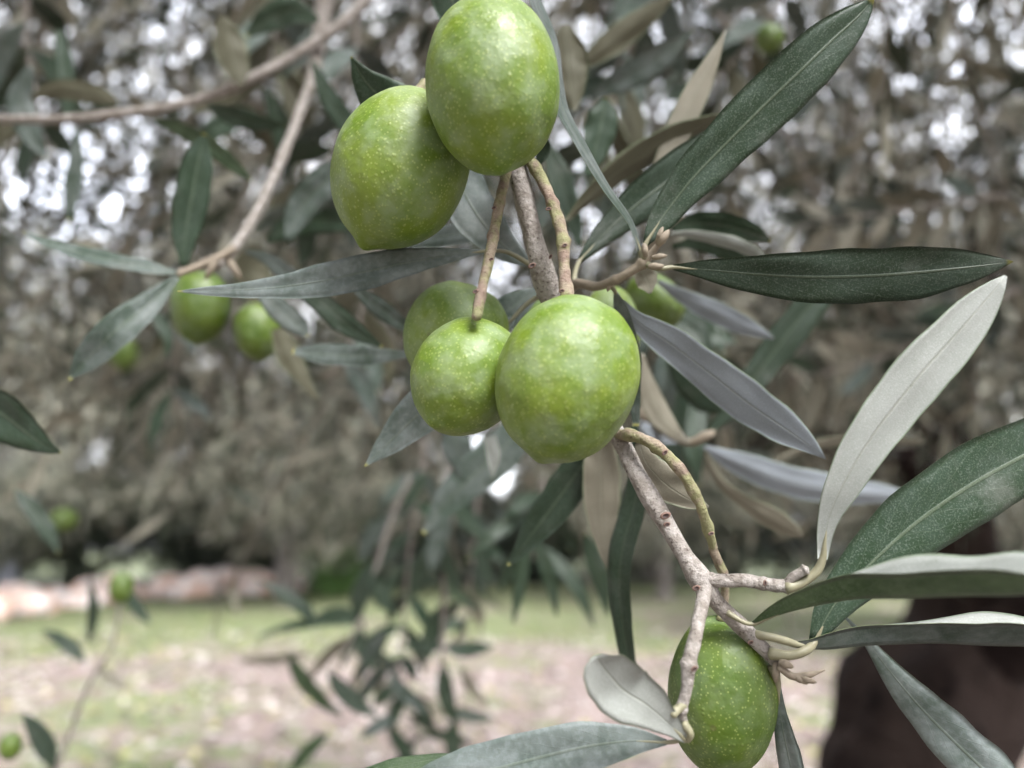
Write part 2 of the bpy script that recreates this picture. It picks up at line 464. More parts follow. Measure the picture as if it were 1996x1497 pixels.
def limb_path(a, b, sag, rnd, n=14):
    a, b = Vector(a), Vector(b); out = []
    L_ = (b-a).length
    for i in range(n):
        t = i/(n-1); p = a.lerp(b, t)
        p += Vector((noise.noise(Vector((t*3, sag*9, 1))), noise.noise(Vector((t*3, sag*9, 5))), noise.noise(Vector((t*3, sag*9, 9)))))*L_*.18*math.sin(math.pi*t)
        p.z += sag*math.sin(math.pi*t)
        out.append(p)
    return out

def far_tree(x, y, rad, height, bottom, ntw, label, seed, bark='trunk_grey', lsz=(.10, .022), group=None, trunk_r=.16, tw_len=.45, per=12, under=.5, mats=None, kind='olive_tree', lean=0):
    rnd = np.random.default_rng(seed)
    root = empty(kind, (x, y, 0))
    tag(root, label, 'tree', group)
    fork = Vector((x+lean, y, bottom*1.05))
    pts = limb_path((x, y, -.1), fork, .0, rnd)
    n = len(pts)
    V, Fc = tube_data(pts, [trunk_r*(1.35-.5*i/(n-1)) for i in range(n)], 16, .28, seed)
    mesh_obj('trunk', V, Fc, M[bark], root, pts[0])
    cz = (bottom+height)/2
    c = (x+lean, y, cz)
    for k in range(5):
        an = k*1.257 + rnd.random()
        e = Vector((x+lean + math.cos(an)*rad*.7, y + math.sin(an)*rad*.7, cz + (height-bottom)*.25*rnd.random()))
        lp = limb_path(fork, e, .1*k/5+.05, rnd)
        V, Fc = tube_data(lp, [trunk_r*(.6-.5*i/(len(lp)-1)) for i in range(len(lp))], 10, .2, seed+k)
        mesh_obj('limb', V, Fc, M[bark], root, lp[0])
    make_crown('crown', root, c, (rad, rad, (height-bottom)/2), ntw, per, tw_len, lsz, rnd, mats=mats, under=under)
    return root

far_tree(-5.0, 17.0, 4.6, 9.5, 1.5, 13000, 'broad grey green olive tree behind the stone row, filling the left background', 11, lsz=(.15, .03), trunk_r=.2, tw_len=.55, group='olive trees of the grove behind')
far_tree(-10.6, 12.5, 3.9, 7.5, 1.3, 9000, 'olive tree at the far left edge behind the pale stones', 12, lsz=(.13, .028), group='olive trees of the grove behind')
far_tree(3.6, 18.0, 4.6, 8.8, 1.5, 10000, 'olive tree in the middle distance behind the hanging fruit cluster', 13, lsz=(.13, .028), group='olive trees of the grove behind')
far_tree(6.6, 10.0, 3.2, 5.6, 1.2, 8000, 'olive tree in the right background beyond the dark trunk', 14, lsz=(.12, .026), group='olive trees of the grove behind')
far_tree(-6.9, 23.0, 3.6, 6.5, 2.6, 5000, 'distant olive tree with a straight pale trunk beyond the stone row', 15, bark='trunk_pale', trunk_r=.20, lsz=(.2, .04), tw_len=.7, group='olive trees of the grove behind')
far_tree(-14.5, 22.0, 4.2, 7.5, 1.5, 5000, 'distant olive tree beyond the left end of the stone row', 16, bark='trunk_pale', trunk_r=.2, lsz=(.2, .04), tw_len=.7, group='olive trees of the grove behind')
far_tree(4.5, 25.0, 5.0, 9.0, 1.2, 6000, 'distant olive tree behind the grass right of centre', 17, lsz=(.22, .045), tw_len=.7, group='olive trees of the grove behind')
far_tree(13.5, 20.0, 5.0, 8.0, 1.2, 6000, 'distant olive tree past the right edge of the dark trunk', 18, lsz=(.2, .04), tw_len=.7, group='olive trees of the grove behind')

def shrub(x, y, r, h, label, mats, seed, n=900):
    rnd = np.random.default_rng(seed)
    root = empty('shrub', (x, y, 0)); tag(root, label, 'shrub')
    V, Fc = tube_data([Vector((x, y, -.05)), Vector((x+.03, y, h*.3)), Vector((x, y, h*.6))], [.05, .04, .02], 8, .2, seed)
    mesh_obj('stem', V, Fc, M['trunk_grey'], root, (x, y, 0))
    o = make_crown('foliage', root, (x, y, h*.44), (r, r, h*.46), n, 10, .3, (.13, .05), rnd, shell=.2, droop=0, mats=mats, under=.4)
    o.name = 'foliage'
shrub(-4.4, 19.5, .75, 2.6, 'bright green shrub beside the pale trunk beyond the stones', [M['bush'], M['bush'], M['fartwig']], 31)
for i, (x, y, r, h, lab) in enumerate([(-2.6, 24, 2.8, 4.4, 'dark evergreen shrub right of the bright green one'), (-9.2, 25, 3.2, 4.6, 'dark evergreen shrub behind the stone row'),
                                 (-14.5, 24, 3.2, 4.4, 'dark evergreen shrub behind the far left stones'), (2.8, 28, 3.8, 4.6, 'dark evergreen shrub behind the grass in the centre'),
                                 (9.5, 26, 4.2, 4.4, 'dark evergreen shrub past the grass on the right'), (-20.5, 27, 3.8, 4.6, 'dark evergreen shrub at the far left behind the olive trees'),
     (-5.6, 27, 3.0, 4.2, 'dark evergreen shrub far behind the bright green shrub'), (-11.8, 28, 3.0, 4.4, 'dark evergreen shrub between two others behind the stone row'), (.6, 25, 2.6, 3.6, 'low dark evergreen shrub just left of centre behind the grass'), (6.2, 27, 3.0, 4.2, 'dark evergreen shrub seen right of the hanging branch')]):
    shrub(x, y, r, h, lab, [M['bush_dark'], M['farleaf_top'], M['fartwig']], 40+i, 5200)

# stones along the grass edge
def stones():
    protos = []
    for s in range(5):
        import bmesh
        bm = bmesh.new(); bmesh.ops.create_icosphere(bm, subdivisions=3, radius=1)
        for v in bm.verts:
            p = v.co.copy()
            r = 1 + .28*noise.noise(p*1.2 + Vector((s*9, 0, 0))) + .10*noise.noise(p*3.1 + Vector((s*5, 2, 0)))
            v.co = Vector((p.x*r*1.15, p.y*r*.9, p.z*r*.72))
            v.co.z = max(v.co.z, -.45)
        me = bpy.data.meshes.new('stone'); bm.to_mesh(me); bm.free(); me.materials.append(M['stone'])
        protos.append(me)
    first = None
    rr = random.Random(5)
    for i in range(34):
        t = (i + .35*math.sin(i*2.1))/33
        px = -30 + 610*t + rr.uniform(-8, 8); py = 1206 - 62*max(t, 0)**.8 + rr.uniform(-9, 9)
        if i % 4 == 3: py -= 9
        if i in (9, 17, 24, 30): continue
        p = G(px, py)
        if first is None:
            o = bpy.data.objects.new('stone', protos[0]); first = o
        else:
            o = first.copy(); o.data = protos[rr.randrange(5)]
        COL.objects.link(o)
        s = rr.uniform(.20, .46)*(1+.35*t)
        o.location = (p.x, p.y, s*.35); o.scale = (s, s, s*rr.uniform(.8, 1.15)); o.rotation_euler = (0, 0, rr.uniform(0, 6.28))
        tag(o, 'pale pinkish stone in the rough row along the left edge of the grass', 'stone', 'stones of the rough row')
stones()

def grass():
    rnd = np.random.default_rng(3)
    n = 60000
    x = rnd.uniform(-14, 10, n); y = 4 + 22*rnd.random(n)**1.3
    k = np.array([noise.noise(Vector((a*.55, b*.55, 7))) + .35*noise.noise(Vector((a*2.2, b*2.2, 1))) for a, b in zip(x, y)])
    m_ = k > np.where(y > 9, -.02, .26)
    x, y = x[m_], y[m_]; n = len(x)
    B = np.stack([x, y, np.full(n, -.02)], axis=1)
    d = unit(np.stack([rnd.normal(size=n)*.5, rnd.normal(size=n)*.5, np.ones(n)], axis=1))
    V, Q = leaves(B, d, .09, .012, rnd)
    g1 = plain('grass_blade', (.06, .095, .02), .6, .3, 4); g2 = plain('grass_blade_dry', (.15, .145, .07), .7, .3, 4)
    o = raw_mesh('grass', V, Q, [g1, g2], None, (rnd.random(n) < .45).astype(int)); tag(o, 'short patchy green and straw coloured grass on the pale soil', 'grass', kind='stuff')
grass()

def litter():
    rnd = np.random.default_rng(9)
    n = 6500
    x = rnd.uniform(-9, 7, n); y = 3.2 + 8*rnd.random(n)**1.3
    B = np.stack([x, y, .05 + .05*rnd.random(n)], axis=1)
    B[:, 2] += .05*np.array([noise.noise(Vector((a*.4, b*.4, 0))) for a, b in zip(x, y)]) - .03
    d = unit(np.stack([rnd.normal(size=n), rnd.normal(size=n), rnd.normal(size=n)*.15], axis=1))
    V, Q = leaves(B, d, .085, .04, rnd)
    a = plain('litter_pale', (.27, .245, .225), .7, .35, 9); b_ = plain('litter_dark', (.075, .058, .05), .8, .3, 9); c_ = plain('litter_straw', (.17, .165, .06), .7, .3, 9)
    o = raw_mesh('leaf_litter', V, Q, [a, b_, c_], None, rnd.choice(3, size=len(Q), p=[.35, .42, .23])); tag(o, 'scattered fallen leaves and chips over the pale pinkish soil', 'leaf litter', kind='stuff')
litter()

# the tree the fruit hangs on: dark trunk on the right, crown overhead
def own_tree():
    rnd = np.random.default_rng(77)
    k = 1.9
    base = Vector((P(1790, 1490, k).x - .02, P(1790, 1490, k).y + .1, -.05))
    root = empty('olive_tree', base)
    tag(root, 'dark gnarled olive trunk at lower right with the leafy crown that spreads overhead', 'tree')
    def px(pts): return [P(a, b, c) for a, b, c, r in pts], [r*c/F for a, b, c, r in pts]
    def add(name, st, n=30, sides=26, lump=.2, seed=1, parent=root):
        q = crom(st, n); pts, rad = px(q)
        V, Fc = tube_data(pts, rad, sides, lump, seed)
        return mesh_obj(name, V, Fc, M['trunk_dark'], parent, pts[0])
    lowp = [(1700, 2500, 1.95, 240), (1735, 2000, 1.95, 175), (1755, 1620, 1.92, 150), (1762, 1500, 1.9, 152), (1790, 1400, 1.9, 148), (1862, 1312, 1.92, 128), (1880, 1210, 1.95, 88), (1868, 1080, 1.97, 70), (1850, 940, 1.98, 60), (1842, 800, 2.0, 52), (1870, 660, 2.05, 32), (1930, 520, 2.1, 22)]
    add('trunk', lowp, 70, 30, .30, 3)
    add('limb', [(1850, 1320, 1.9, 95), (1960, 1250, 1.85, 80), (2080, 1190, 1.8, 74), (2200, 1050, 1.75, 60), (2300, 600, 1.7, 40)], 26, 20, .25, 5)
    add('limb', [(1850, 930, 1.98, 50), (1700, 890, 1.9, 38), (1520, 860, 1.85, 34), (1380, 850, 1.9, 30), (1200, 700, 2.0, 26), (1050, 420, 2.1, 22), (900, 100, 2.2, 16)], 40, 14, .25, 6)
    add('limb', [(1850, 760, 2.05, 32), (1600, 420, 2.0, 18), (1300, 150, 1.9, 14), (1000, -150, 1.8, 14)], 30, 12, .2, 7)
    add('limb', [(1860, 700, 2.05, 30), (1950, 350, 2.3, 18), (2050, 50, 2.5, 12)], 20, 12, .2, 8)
    camn = np.array(CAM); f = np.array(FWD); r_ = np.array(RIGHT); u_ = np.array(UP)
    def keep(b):
        v = b - camn; dz = v @ f
        dist = np.linalg.norm(v, axis=1)
        sv = np.array(sdir); al = (v @ sv)/np.maximum(dist, 1e-6)
        low = np.where(b[:, 1] < -.6, .7, 1.60 + .05*np.sin(b[:, 0]*9))  # unseen crown behind the camera hangs lower, added to block frontal light
        thin = np.where((b[:, 1] > .3), rnd.random(len(b)) < .66, True)
        return thin & (dist > .80) & (b[:, 2] > low) & (al < .96)      # above eye level in front, at arm's length; gap cut in to let sun through
    make_crown('crown', root, (.4, .5, 2.6), (2.8, 3.0, 1.5), 25000, 14, .30, (.055, .012), rnd, shell=.35, droop=.9, keep=keep, under=.45)
own_tree()

# ------------------------------------------------------------------ close work: leaves, twigs, olives
TOPS = {'pale': 'top_sky_sheen', 'top': 'top', 'grey': 'top_grey', 'green': 'top_green'}
def leaf(parent, st, face='top', roll=0, fold=.18, curl=.12, top='top', under='under', pet=None, seed=0, wav=.085, n=30, pr=4.5, wk=None):
    """st rows: x, y, depth(D0), projected half-width in photo px, from base to tip"""
    m = 11
    q = crom(st, n)
    q[:, 3] = np.maximum(q[:, 3], .4)
    C = [P(x, y, d*D0) for x, y, d, w in q]
    rolls = np.interp(np.linspace(0, 1, n), np.linspace(0, 1, len(roll)), roll) if isinstance(roll, (list, tuple)) else np.full(n, roll)
    th = .00022
    upS, dnS, uv = [], [], []
    for i in range(n):
        T = (C[min(i+1, n-1)] - C[max(i-1, 0)]).normalized()
        Vw = (CAM - C[i]).normalized()
        N0 = (Vw - T*Vw.dot(T)).normalized(); S0 = T.cross(N0)
        a = math.radians(rolls[i])
        Nn = N0*math.cos(a) + S0*math.sin(a); S = T.cross(Nn)
        w = q[i, 3]*q[i, 2]*D0/F/max(math.cos(a), .22)
        if wk: w = q[i, 3]*q[i, 2]*D0/F*wk
        upn = Nn if face == 'top' else -Nn
        t = i/(n-1)
        for j in range(m):
            s = -1 + 2*j/(m-1)
            h = fold*abs(s)*w - curl*(abs(s)**3)*w
            wv = wav*w*noise.noise(Vector((t*5+seed*3.3, s*1.2, seed*1.7))) * (.3+abs(s))
            ew = 1 + .09*noise.noise(Vector((t*9, (1 if s > 0 else -1)*4.0, seed*2.1)))
            p = C[i] + S*(s*w*ew) + upn*(h + wv*2)
            e = 1 - abs(s)**6*.75
            upS.append(p + upn*th*e*.5); dnS.append(p - upn*th*e*.5); uv.append((j/(m-1), t))
    V = upS + dnS; o_ = n*m
    Fc, fm = [], []
    flip = (face != 'top')
    for i in range(n-1):
        for j in range(m-1):
            a_, b_, c_, d_ = i*m+j, i*m+j+1, (i+1)*m+j+1, (i+1)*m+j
            f1 = (a_, b_, c_, d_); f2 = (o_+d_, o_+c_, o_+b_, o_+a_)
            if flip: f1, f2 = f1[::-1], f2[::-1]
            # S x T orientation: make sure the upper sheet faces up
            Fc.append(f1[::-1]); fm.append(0); Fc.append(f2[::-1]); fm.append(1)
    for i in range(n-1):
        for j in (0, m-1):
            a_, d_ = i*m+j, (i+1)*m+j
            Fc.append((a_, d_, o_+d_, o_+a_)); fm.append(2)
    Fc.append(tuple(range(0, m)) + tuple(range(o_+m-1, o_-1, -1))); fm.append(2)
    l_ = (n-1)*m
    Fc.append(tuple(range(l_, l_+m)) + tuple(range(o_+l_+m-1, o_+l_-1, -1))); fm.append(2)
    ob = mesh_obj('leaf', V, Fc, [M[TOPS[top]], M[under], M['rim']], parent, C[0], fm, True, np.array(uv+uv))
    if pet is not None:
        x, y, d, w = st[0]
        dirx, diry = st[1][0]-x, st[1][1]-y; ln = math.hypot(dirx, diry)
        k2 = min(ln*.9, 60)
        pts = list(pet) + [(x, y, d), (x+dirx/ln*k2*.5, y+diry/ln*k2*.5, d + (st[1][2]-d)*k2*.5/ln), (x+dirx/ln*k2, y+diry/ln*k2, d + (st[1][2]-d)*k2/ln)]
        sc_ = [1.0]*(len(pts)-3) + [.85, .45, .12]
        rows = [(a, b, c, pr*sc_[i]) for i, (a, b, c) in enumerate(pts)]
        rows[0] = rows[0][:3] + (pr*1.35,)
        twig('petiole', rows, M['petiole'], ob, 18, .05, seed, sides=10)
    return ob

def olive(x, y, d, hw, hl, tilt, label, toward=0.0, matn='olive', seed=0, nub=.06, group=None, tipoff=0.0, name='olive'):
    """tilt: degrees the tip swings to the left of straight down in the picture; toward: tip leaning to (+) or from (-) the viewer"""
    c = P(x, y, d*D0)
    a = math.radians(tilt)
    ax = (-RIGHT*math.sin(a) - UP*math.cos(a))*math.cos(toward) - FWD*math.sin(toward)
    ax.normalize()
    sc = d*D0/F
    R = hw*sc; Lh = hl*sc
    nu, nv = 72, 56
    V, Fc = [], []
    for i in range(nv+1):
        ph = math.pi*i/nv                     # 0 = stalk end, pi = tip
        z = math.cos(ph)
        r = math.sin(ph)
        r = math.sin(ph)**.93*(1 + .015*z)
        zz = z*(1 - .02*(1-abs(z)))
        if z > .9: zz = z - (z-.9)*.35*(z-.9)/.1   # shallow dimple at the stalk
        if z < 0: zz -= nub*math.exp(-(r/.15)**2)*.8 + nub*.4*math.exp(-(r/.38)**2)
        for j in range(nu):
            an = 2*math.pi*j/nu
            p = Vector((math.cos(an)*r, math.sin(an)*r, zz))
            k = 1 + .030*noise.noise(p*1.3 + Vector((seed*3.1, 0, 0))) + .012*noise.noise(p*3.2 + Vector((0, seed*2.3, 0)))
            V.append(Vector((p.x*R*k, p.y*R*k, p.z*Lh*k)))
    for i in range(nv):
        for j in range(nu):
            j2 = (j+1) % nu
            Fc.append((i*nu+j, (i+1)*nu+j, (i+1)*nu+j2, i*nu+j2))
    o = mesh_obj(name, V, Fc, M[matn], None, (0, 0, 0))
    o.rotation_euler = (-ax).to_track_quat('Z', 'Y').to_euler()
    o.location = c
    tag(o, label, 'olive', group)
    return o

def scar(parent, x, y, d, r, ang=0, dark=True):
    """small round leaf scar on the bark, a raised rim with a dark centre"""
    c = P(x, y, d*D0); sc = d*D0/F
    V, Fc = [], []
    ns = 12
    rings = [(1.25, 0), (1.1, .5), (.75, .75), (.55, .45), (0.01, .3)]
    ca, sa = math.cos(ang), math.sin(ang)
    for rr_, hh in rings:
        for k in range(ns):
            a = 2*math.pi*k/ns
            u, v = math.cos(a)*rr_*r, math.sin(a)*rr_*r*.62
            V.append(c + RIGHT*((u*ca-v*sa)*sc) + UP*((u*sa+v*ca)*sc) - FWD*(hh*r*sc*.5))
    fm = []
    for i in range(len(rings)-1):
        for k in range(ns):
            k2 = (k+1) % ns
            Fc.append((i*ns+k, i*ns+k2, (i+1)*ns+k2, (i+1)*ns+k)); fm.append(0 if i < 2 else 1)
    return mesh_obj('leaf_scar', V, Fc, [M['scar_rim'], M['scar']], parent, c, fm)

def bud(parent, x0, y0, x1, y1, d, r, seed=0, name='bud'):
    rows = [(x0, y0, d, r*.7), (x0*.6+x1*.4, y0*.6+y1*.4, d-.005, r), (x0*.2+x1*.8, y0*.2+y1*.8, d-.005, r*.7), (x1, y1, d, r*.12)]
    return twig(name, rows, M['bud'], parent, 16, .15, seed, sides=10)

def branch(name, x, y, d, label, cat='branch', group=None):
    o = empty(name, P(x, y, d*D0)); tag(o, label, cat, group); return o

# ---- the fruiting branch in focus
B1 = branch('olive_branch', 975, -60, 1.2, 'pinkish grey olive branch in focus, running down the middle to leaves at lower right')
twig('stem', [(960, -80, 1.25, 21), (985, 150, 1.22, 21), (1008, 320, 1.13, 20), (1030, 420, 1.10, 19), (1052, 510, 1.10, 19.5), (1078, 590, 1.13, 17), (1130, 720, 1.20, 17), (1205, 850, 1.12, 17), (1245, 930, 1.07, 16.5), (1290, 1008, 1.04, 17), (1338, 1088, 1.02, 16), (1372, 1140, 1.01, 18), (1402, 1180, 1.01, 15), (1450, 1225, 1.01, 14), (1492, 1268, 1.01, 13), (1522, 1300, 1.01, 11)],
     M['twig'], B1, 150, .10, 1, knobs=((.415, .25), (.44, .18), (.72, .2), (.845, .30), (.93, .2)), sides=20)
twig('side_twig', [(1380, 1130, 1.01, 13), (1400, 1132, 1.0, 13.5), (1450, 1132, .99, 13), (1490, 1138, .99, 12), (1535, 1143, .99, 13)], M['twig'], B1, 40, .14, 2, knobs=((.05, .2), (.7, .15), (1, .3)), sides=16)
twig('side_twig', [(1528, 1142, .99, 9), (1548, 1124, .985, 9), (1572, 1108, .98, 8.5)], M['twig'], B1, 20, .2, 3, knobs=((.95, .35),))
twig('side_twig', [(1374, 1152, 1.0, 14), (1364, 1200, .95, 13), (1352, 1255, .925, 13), (1342, 1300, .915, 14), (1338, 1345, .91, 11), (1328, 1385, .91, 10.5), (1336, 1420, .915, 9)], M['twig'], B1, 60, .14, 4, knobs=((.02, .2), (.54, .35), (.86, .3)), sides=16)
twig('side_twig', [(1336, 1372, .908, 6), (1318, 1385, .90, 9), (1312, 1396, .895, 7)], M['petiole'], B1, 14, .1, 5)
twig('stalk', [(1000, 300, 1.12, 10), (985, 345, 1.09, 10), (970, 415, 1.05, 10), (955, 495, 1.02, 10.5), (938, 570, .99, 10), (930, 612, .975, 11), (928, 622, .975, 9)], M['stalk'], B1, 60, .16, 6, knobs=((.3, .22), (.5, .25), (.85, .22)))
twig('stalk', [(1020, 300, 1.12, 10), (1045, 330, 1.1, 11), (1075, 392, 1.07, 11), (1096, 460, 1.05, 12), (1100, 530, 1.02, 11.5), (1106, 580, .985, 13), (1107, 592, .98, 10)], M['stalk'], B1, 60, .16, 7, knobs=((.12, .2), (.36, .28), (.62, .28), (.9, .22)))
twig('stalk', [(1205, 848, 1.11, 11), (1240, 850, 1.07, 11), (1285, 875, 1.04, 11), (1325, 915, 1.02, 10.5), (1355, 965, 1.02, 10), (1378, 1020, 1.03, 9.5), (1392, 1075, 1.05, 8.5), (1410, 1120, 1.06, 8.5), (1413, 1170, 1.07, 8), (1405, 1210, 1.06, 9)], M['stalk'], B1, 90, .24, 8, knobs=((.05, .25), (.18, .3), (.30, .2), (.42, .28), (.6, .3), (.78, .25)))
twig('stalk', [(985, 100, 1.2, 9), (880, 130, 1.16, 9), (822, 172, 1.12, 10), (806, 186, 1.1, 11)], M['stalk'], B1, 40, .16, 9, knobs=((.85, .3),))
for (x, y, d, r, a) in [(1037, 518, 1.075, 7, .5), (1073, 500, 1.075, 4, 1), (1297, 1005, 1.015, 9, .3), (1300, 1022, 1.015, 6, .2), (1357, 1146, .985, 7, .3), (1491, 1136, .975, 5, 1.5),
                        (1353, 1303, .90, 6, .5), (1463, 1252, .995, 5, .3), (963, 405, 1.04, 4, .4), (958, 505, 1.005, 4, .2), (927, 568, .975, 5, .4), (1069, 407, 1.055, 5, .2), (1101, 478, 1.03, 5, .3), (1095, 567, .97, 5, .2), (1296, 882, 1.02, 6, .8), (1386, 1040, 1.015, 5, .3)]:
    scar(B1, x, y, d, r, a)
# buds at the end of the branch
bud(B1, 1512, 1292, 1512, 1330, 1.0, 8, 1); bud(B1, 1520, 1290, 1546, 1300, .99, 8, 2)
twig('bud_spray', [(1518, 1300, .99, 7), (1545, 1318, .985, 7), (1575, 1316, .98, 6.5), (1608, 1306, .98, 1)], M['bud'], B1, 24, .12, 3)
bud(B1, 1548, 1318, 1575, 1332, .985, 7, 4); bud(B1, 1560, 1322, 1592, 1330, .98, 6, 5)
# leaves at the lower right of the branch
leaf(B1, [(1470, 1216, .99, 5), (1530, 1194, .96, 20), (1620, 1174, .91, 36), (1700, 1166, .88, 50), (1850, 1163, .82, 64), (2000, 1158, .77, 62), (2130, 1150, .74, 24)], 'top', [80, 90, 103, 108, 110, 110], -1.0, .05, 'green', 'under', pet=[(1418, 1194, 1.0), (1448, 1212, .99)], seed=1, wk=1)
leaf(B1, [(1585, 1255, 1.0, 9), (1625, 1180, 1.0, 32), (1700, 1095, 1.01, 52), (1790, 1015, 1.02, 66), (1900, 940, 1.03, 70), (2010, 880, 1.04, 66), (2140, 810, 1.06, 30), (2200, 780, 1.07, 2)], 'top', [22, 18, 12], .16, .1, 'top', pet=[(1500, 1274, 1.0), (1540, 1278, .99), (1570, 1268, .99)], seed=2, pr=9)
leaf(B1, [(1603, 1090, .985, 9), (1612, 1020, .98, 18), (1640, 950, .97, 32), (1700, 850, .965, 44), (1790, 735, .96, 50), (1870, 645, .96, 44), (1925, 580, .96, 27), (1955, 545, .96, 9), (1960, 538, .96, 3)], 'under', [22, 12, 8], .16, .16, 'green', 'under', pet=[(1532, 1146, .985), (1560, 1138, .985), (1590, 1116, .985)], seed=3, pr=9, wav=.08)
leaf(B1, [(1552, 1256, 1.0, 5), (1600, 1265, 1.0, 21), (1700, 1257, 1.0, 33), (1800, 1254, .99, 40), (1900, 1256, .98, 47), (2030, 1260, .97, 44), (2120, 1262, .96, 10)], 'top', [78, 86, 92, 100, 106, 106], -1.0, .05, 'grey', 'under', pet=[(1462, 1236, 1.01), (1492, 1240, 1.0), (1530, 1249, 1.0)], seed=4, pr=8, wk=1)
leaf(B1, [(1645, 1200, 1.12, 2), (1690, 1250, 1.1, 8), (1740, 1315, 1.09, 22), (1800, 1385, 1.07, 37), (1870, 1455, 1.05, 47), (1950, 1530, 1.03, 44), (2020, 1600, 1.0, 10)], 'top', [20, 5], .12, .28, 'pale', seed=5)
leaf(B1, [(1515, 1335, 1.02, 6), (1520, 1380, 1.02, 11), (1528, 1430, 1.02, 18), (1543, 1500, 1.02, 24), (1558, 1580, 1.02, 20), (1568, 1640, 1.02, 2)], 'top', 20, .14, .2, 'pale', pet=[(1508, 1300, 1.01), (1512, 1318, 1.015)], seed=6, pr=9)
leaf(B1, [(1338, 1443, .905, 6), (1305, 1412, .90, 22), (1262, 1375, .89, 42), (1215, 1345, .88, 55), (1185, 1312, .865, 53), (1168, 1290, .855, 40), (1162, 1276, .85, 12)], 'under', [-10, -5, 0], -.12, .16, 'green', 'under', pet=[(1332, 1410, .905), (1346, 1430, .90)], seed=7, pr=7, wav=.07)
leaf(B1, [(1300, 1447, .93, 5), (1230, 1444, .94, 27), (1130, 1458, .94, 46), (1000, 1490, .94, 52), (870, 1525, .95, 46), (740, 1570, .95, 8)], 'top', [0, -8], .22, .1, 'pale', pet=[(1336, 1425, .915), (1325, 1442, .92)], seed=8, wav=.12)
leaf(B1, [(900, 1475, 1.0, 5), (830, 1484, 1.0, 12), (760, 1498, 1.0, 15), (680, 1520, 1.0, 10)], 'top', 30, .2, .1, 'green', seed=9)
leaf(B1, [(1246, 862, 1.12, 9), (1262, 905, 1.11, 25), (1300, 945, 1.10, 32), (1345, 974, 1.10, 19), (1381, 988, 1.10, 2)], 'under', [30, 12], .1, .08, 'green', 'under_tan', seed=10)

# ---- the shoot behind, at right of the stalks
B2 = branch('olive_shoot', 1110, 560, 1.2, 'tan shoot behind the stalks with small brown buds and long dark leaves to the right')
twig('stem', [(1090, 600, 1.25, 9), (1120, 555, 1.2, 10), (1165, 558, 1.16, 9), (1210, 540, 1.13, 8), (1250, 515, 1.12, 10), (1285, 475, 1.11, 5)], M['bud'], B2, 50, .12, 11, knobs=((.55, .3), (.8, .3)))
bud(B2, 1258, 500, 1256, 474, 1.1, 7, 1); bud(B2, 1283, 478, 1304, 448, 1.1, 8, 2); bud(B2, 1281, 472, 1292, 442, 1.1, 6, 3); bud(B2, 1265, 520, 1294, 518, 1.1, 7, 4); bud(B2, 1190, 550, 1184, 568, 1.15, 5, 5)
bud(B2, 1272, 502, 1300, 498, 1.1, 6, 6)
leaf(B2, [(1312, 521, 1.1, 5), (1390, 527, 1.08, 22), (1480, 535, 1.06, 38), (1580, 540, 1.05, 50), (1690, 538, 1.04, 54), (1790, 531, 1.03, 50), (1870, 523, 1.02, 37), (1930, 516, 1.02, 19), (1974, 510, 1.02, 1)], 'top', [8, 0], .10, .06, 'top', pet=[(1262, 516, 1.11), (1285, 524, 1.1)], seed=11, pr=5)
leaf(B2, [(1258, 476, 1.12, 6), (1290, 425, 1.12, 27), (1350, 348, 1.11, 41), (1420, 275, 1.10, 49), (1495, 200, 1.09, 55), (1560, 138, 1.08, 54), (1620, 80, 1.08, 45), (1672, 32, 1.08, 26), (1703, -4, 1.08, 2)], 'top', [0, 5], .14, .1, 'top', pet=[(1256, 505, 1.115), (1255, 492, 1.115)], seed=12, pr=6)
leaf(B2, [(1130, 508, 1.25, 5), (1175, 458, 1.26, 22), (1240, 400, 1.27, 38), (1320, 340, 1.28, 44), (1400, 280, 1.3, 34), (1470, 225, 1.32, 4)], 'top', 5, .14, .1, 'top', pet=[(1118, 550, 1.21), (1122, 528, 1.23)], seed=13)
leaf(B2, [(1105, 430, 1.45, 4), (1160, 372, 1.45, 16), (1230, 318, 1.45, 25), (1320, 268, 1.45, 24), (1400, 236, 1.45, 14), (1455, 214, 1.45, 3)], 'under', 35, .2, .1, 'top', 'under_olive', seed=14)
leaf(B2, [(1247, 488, 1.12, 5), (1226, 430, 1.11, 6), (1183, 368, 1.10, 7), (1142, 300, 1.09, 8.5), (1108, 240, 1.09, 10), (1088, 190, 1.10, 12), (1072, 100, 1.12, 14), (1048, 20, 1.14, 14), (1028, -40, 1.15, 4)], 'top', 74, .12, .1, 'grey', pet=[(1252, 520, 1.12), (1251, 505, 1.12)], seed=15, pr=5)
leaf(B2, [(1212, 588, 1.2, 6), (1242, 626, 1.19, 18), (1310, 672, 1.18, 33), (1396, 737, 1.17, 40), (1470, 794, 1.16, 42), (1535, 838, 1.15, 32), (1580, 870, 1.15, 15), (1609, 894, 1.15, 1)], 'under', [25, 10], .12, .1, 'green', 'under_sky_tint', pet=[(1190, 555, 1.16), (1200, 570, 1.19)], seed=16, pr=4)
leaf(B2, [(1200, 570, 1.19, 4), (1212, 610, 1.2, 15), (1228, 680, 1.22, 20), (1236, 750, 1.25, 14), (1240, 830, 1.25, 6)], 'top', 30, .2, .1, 'grey', seed=17)
leaf(B2, [(1245, 520, 1.22, 14), (1262, 548, 1.22, 22), (1268, 572, 1.2, 3)], 'under', 10, .1, .1, 'top', 'under_tan', seed=18)

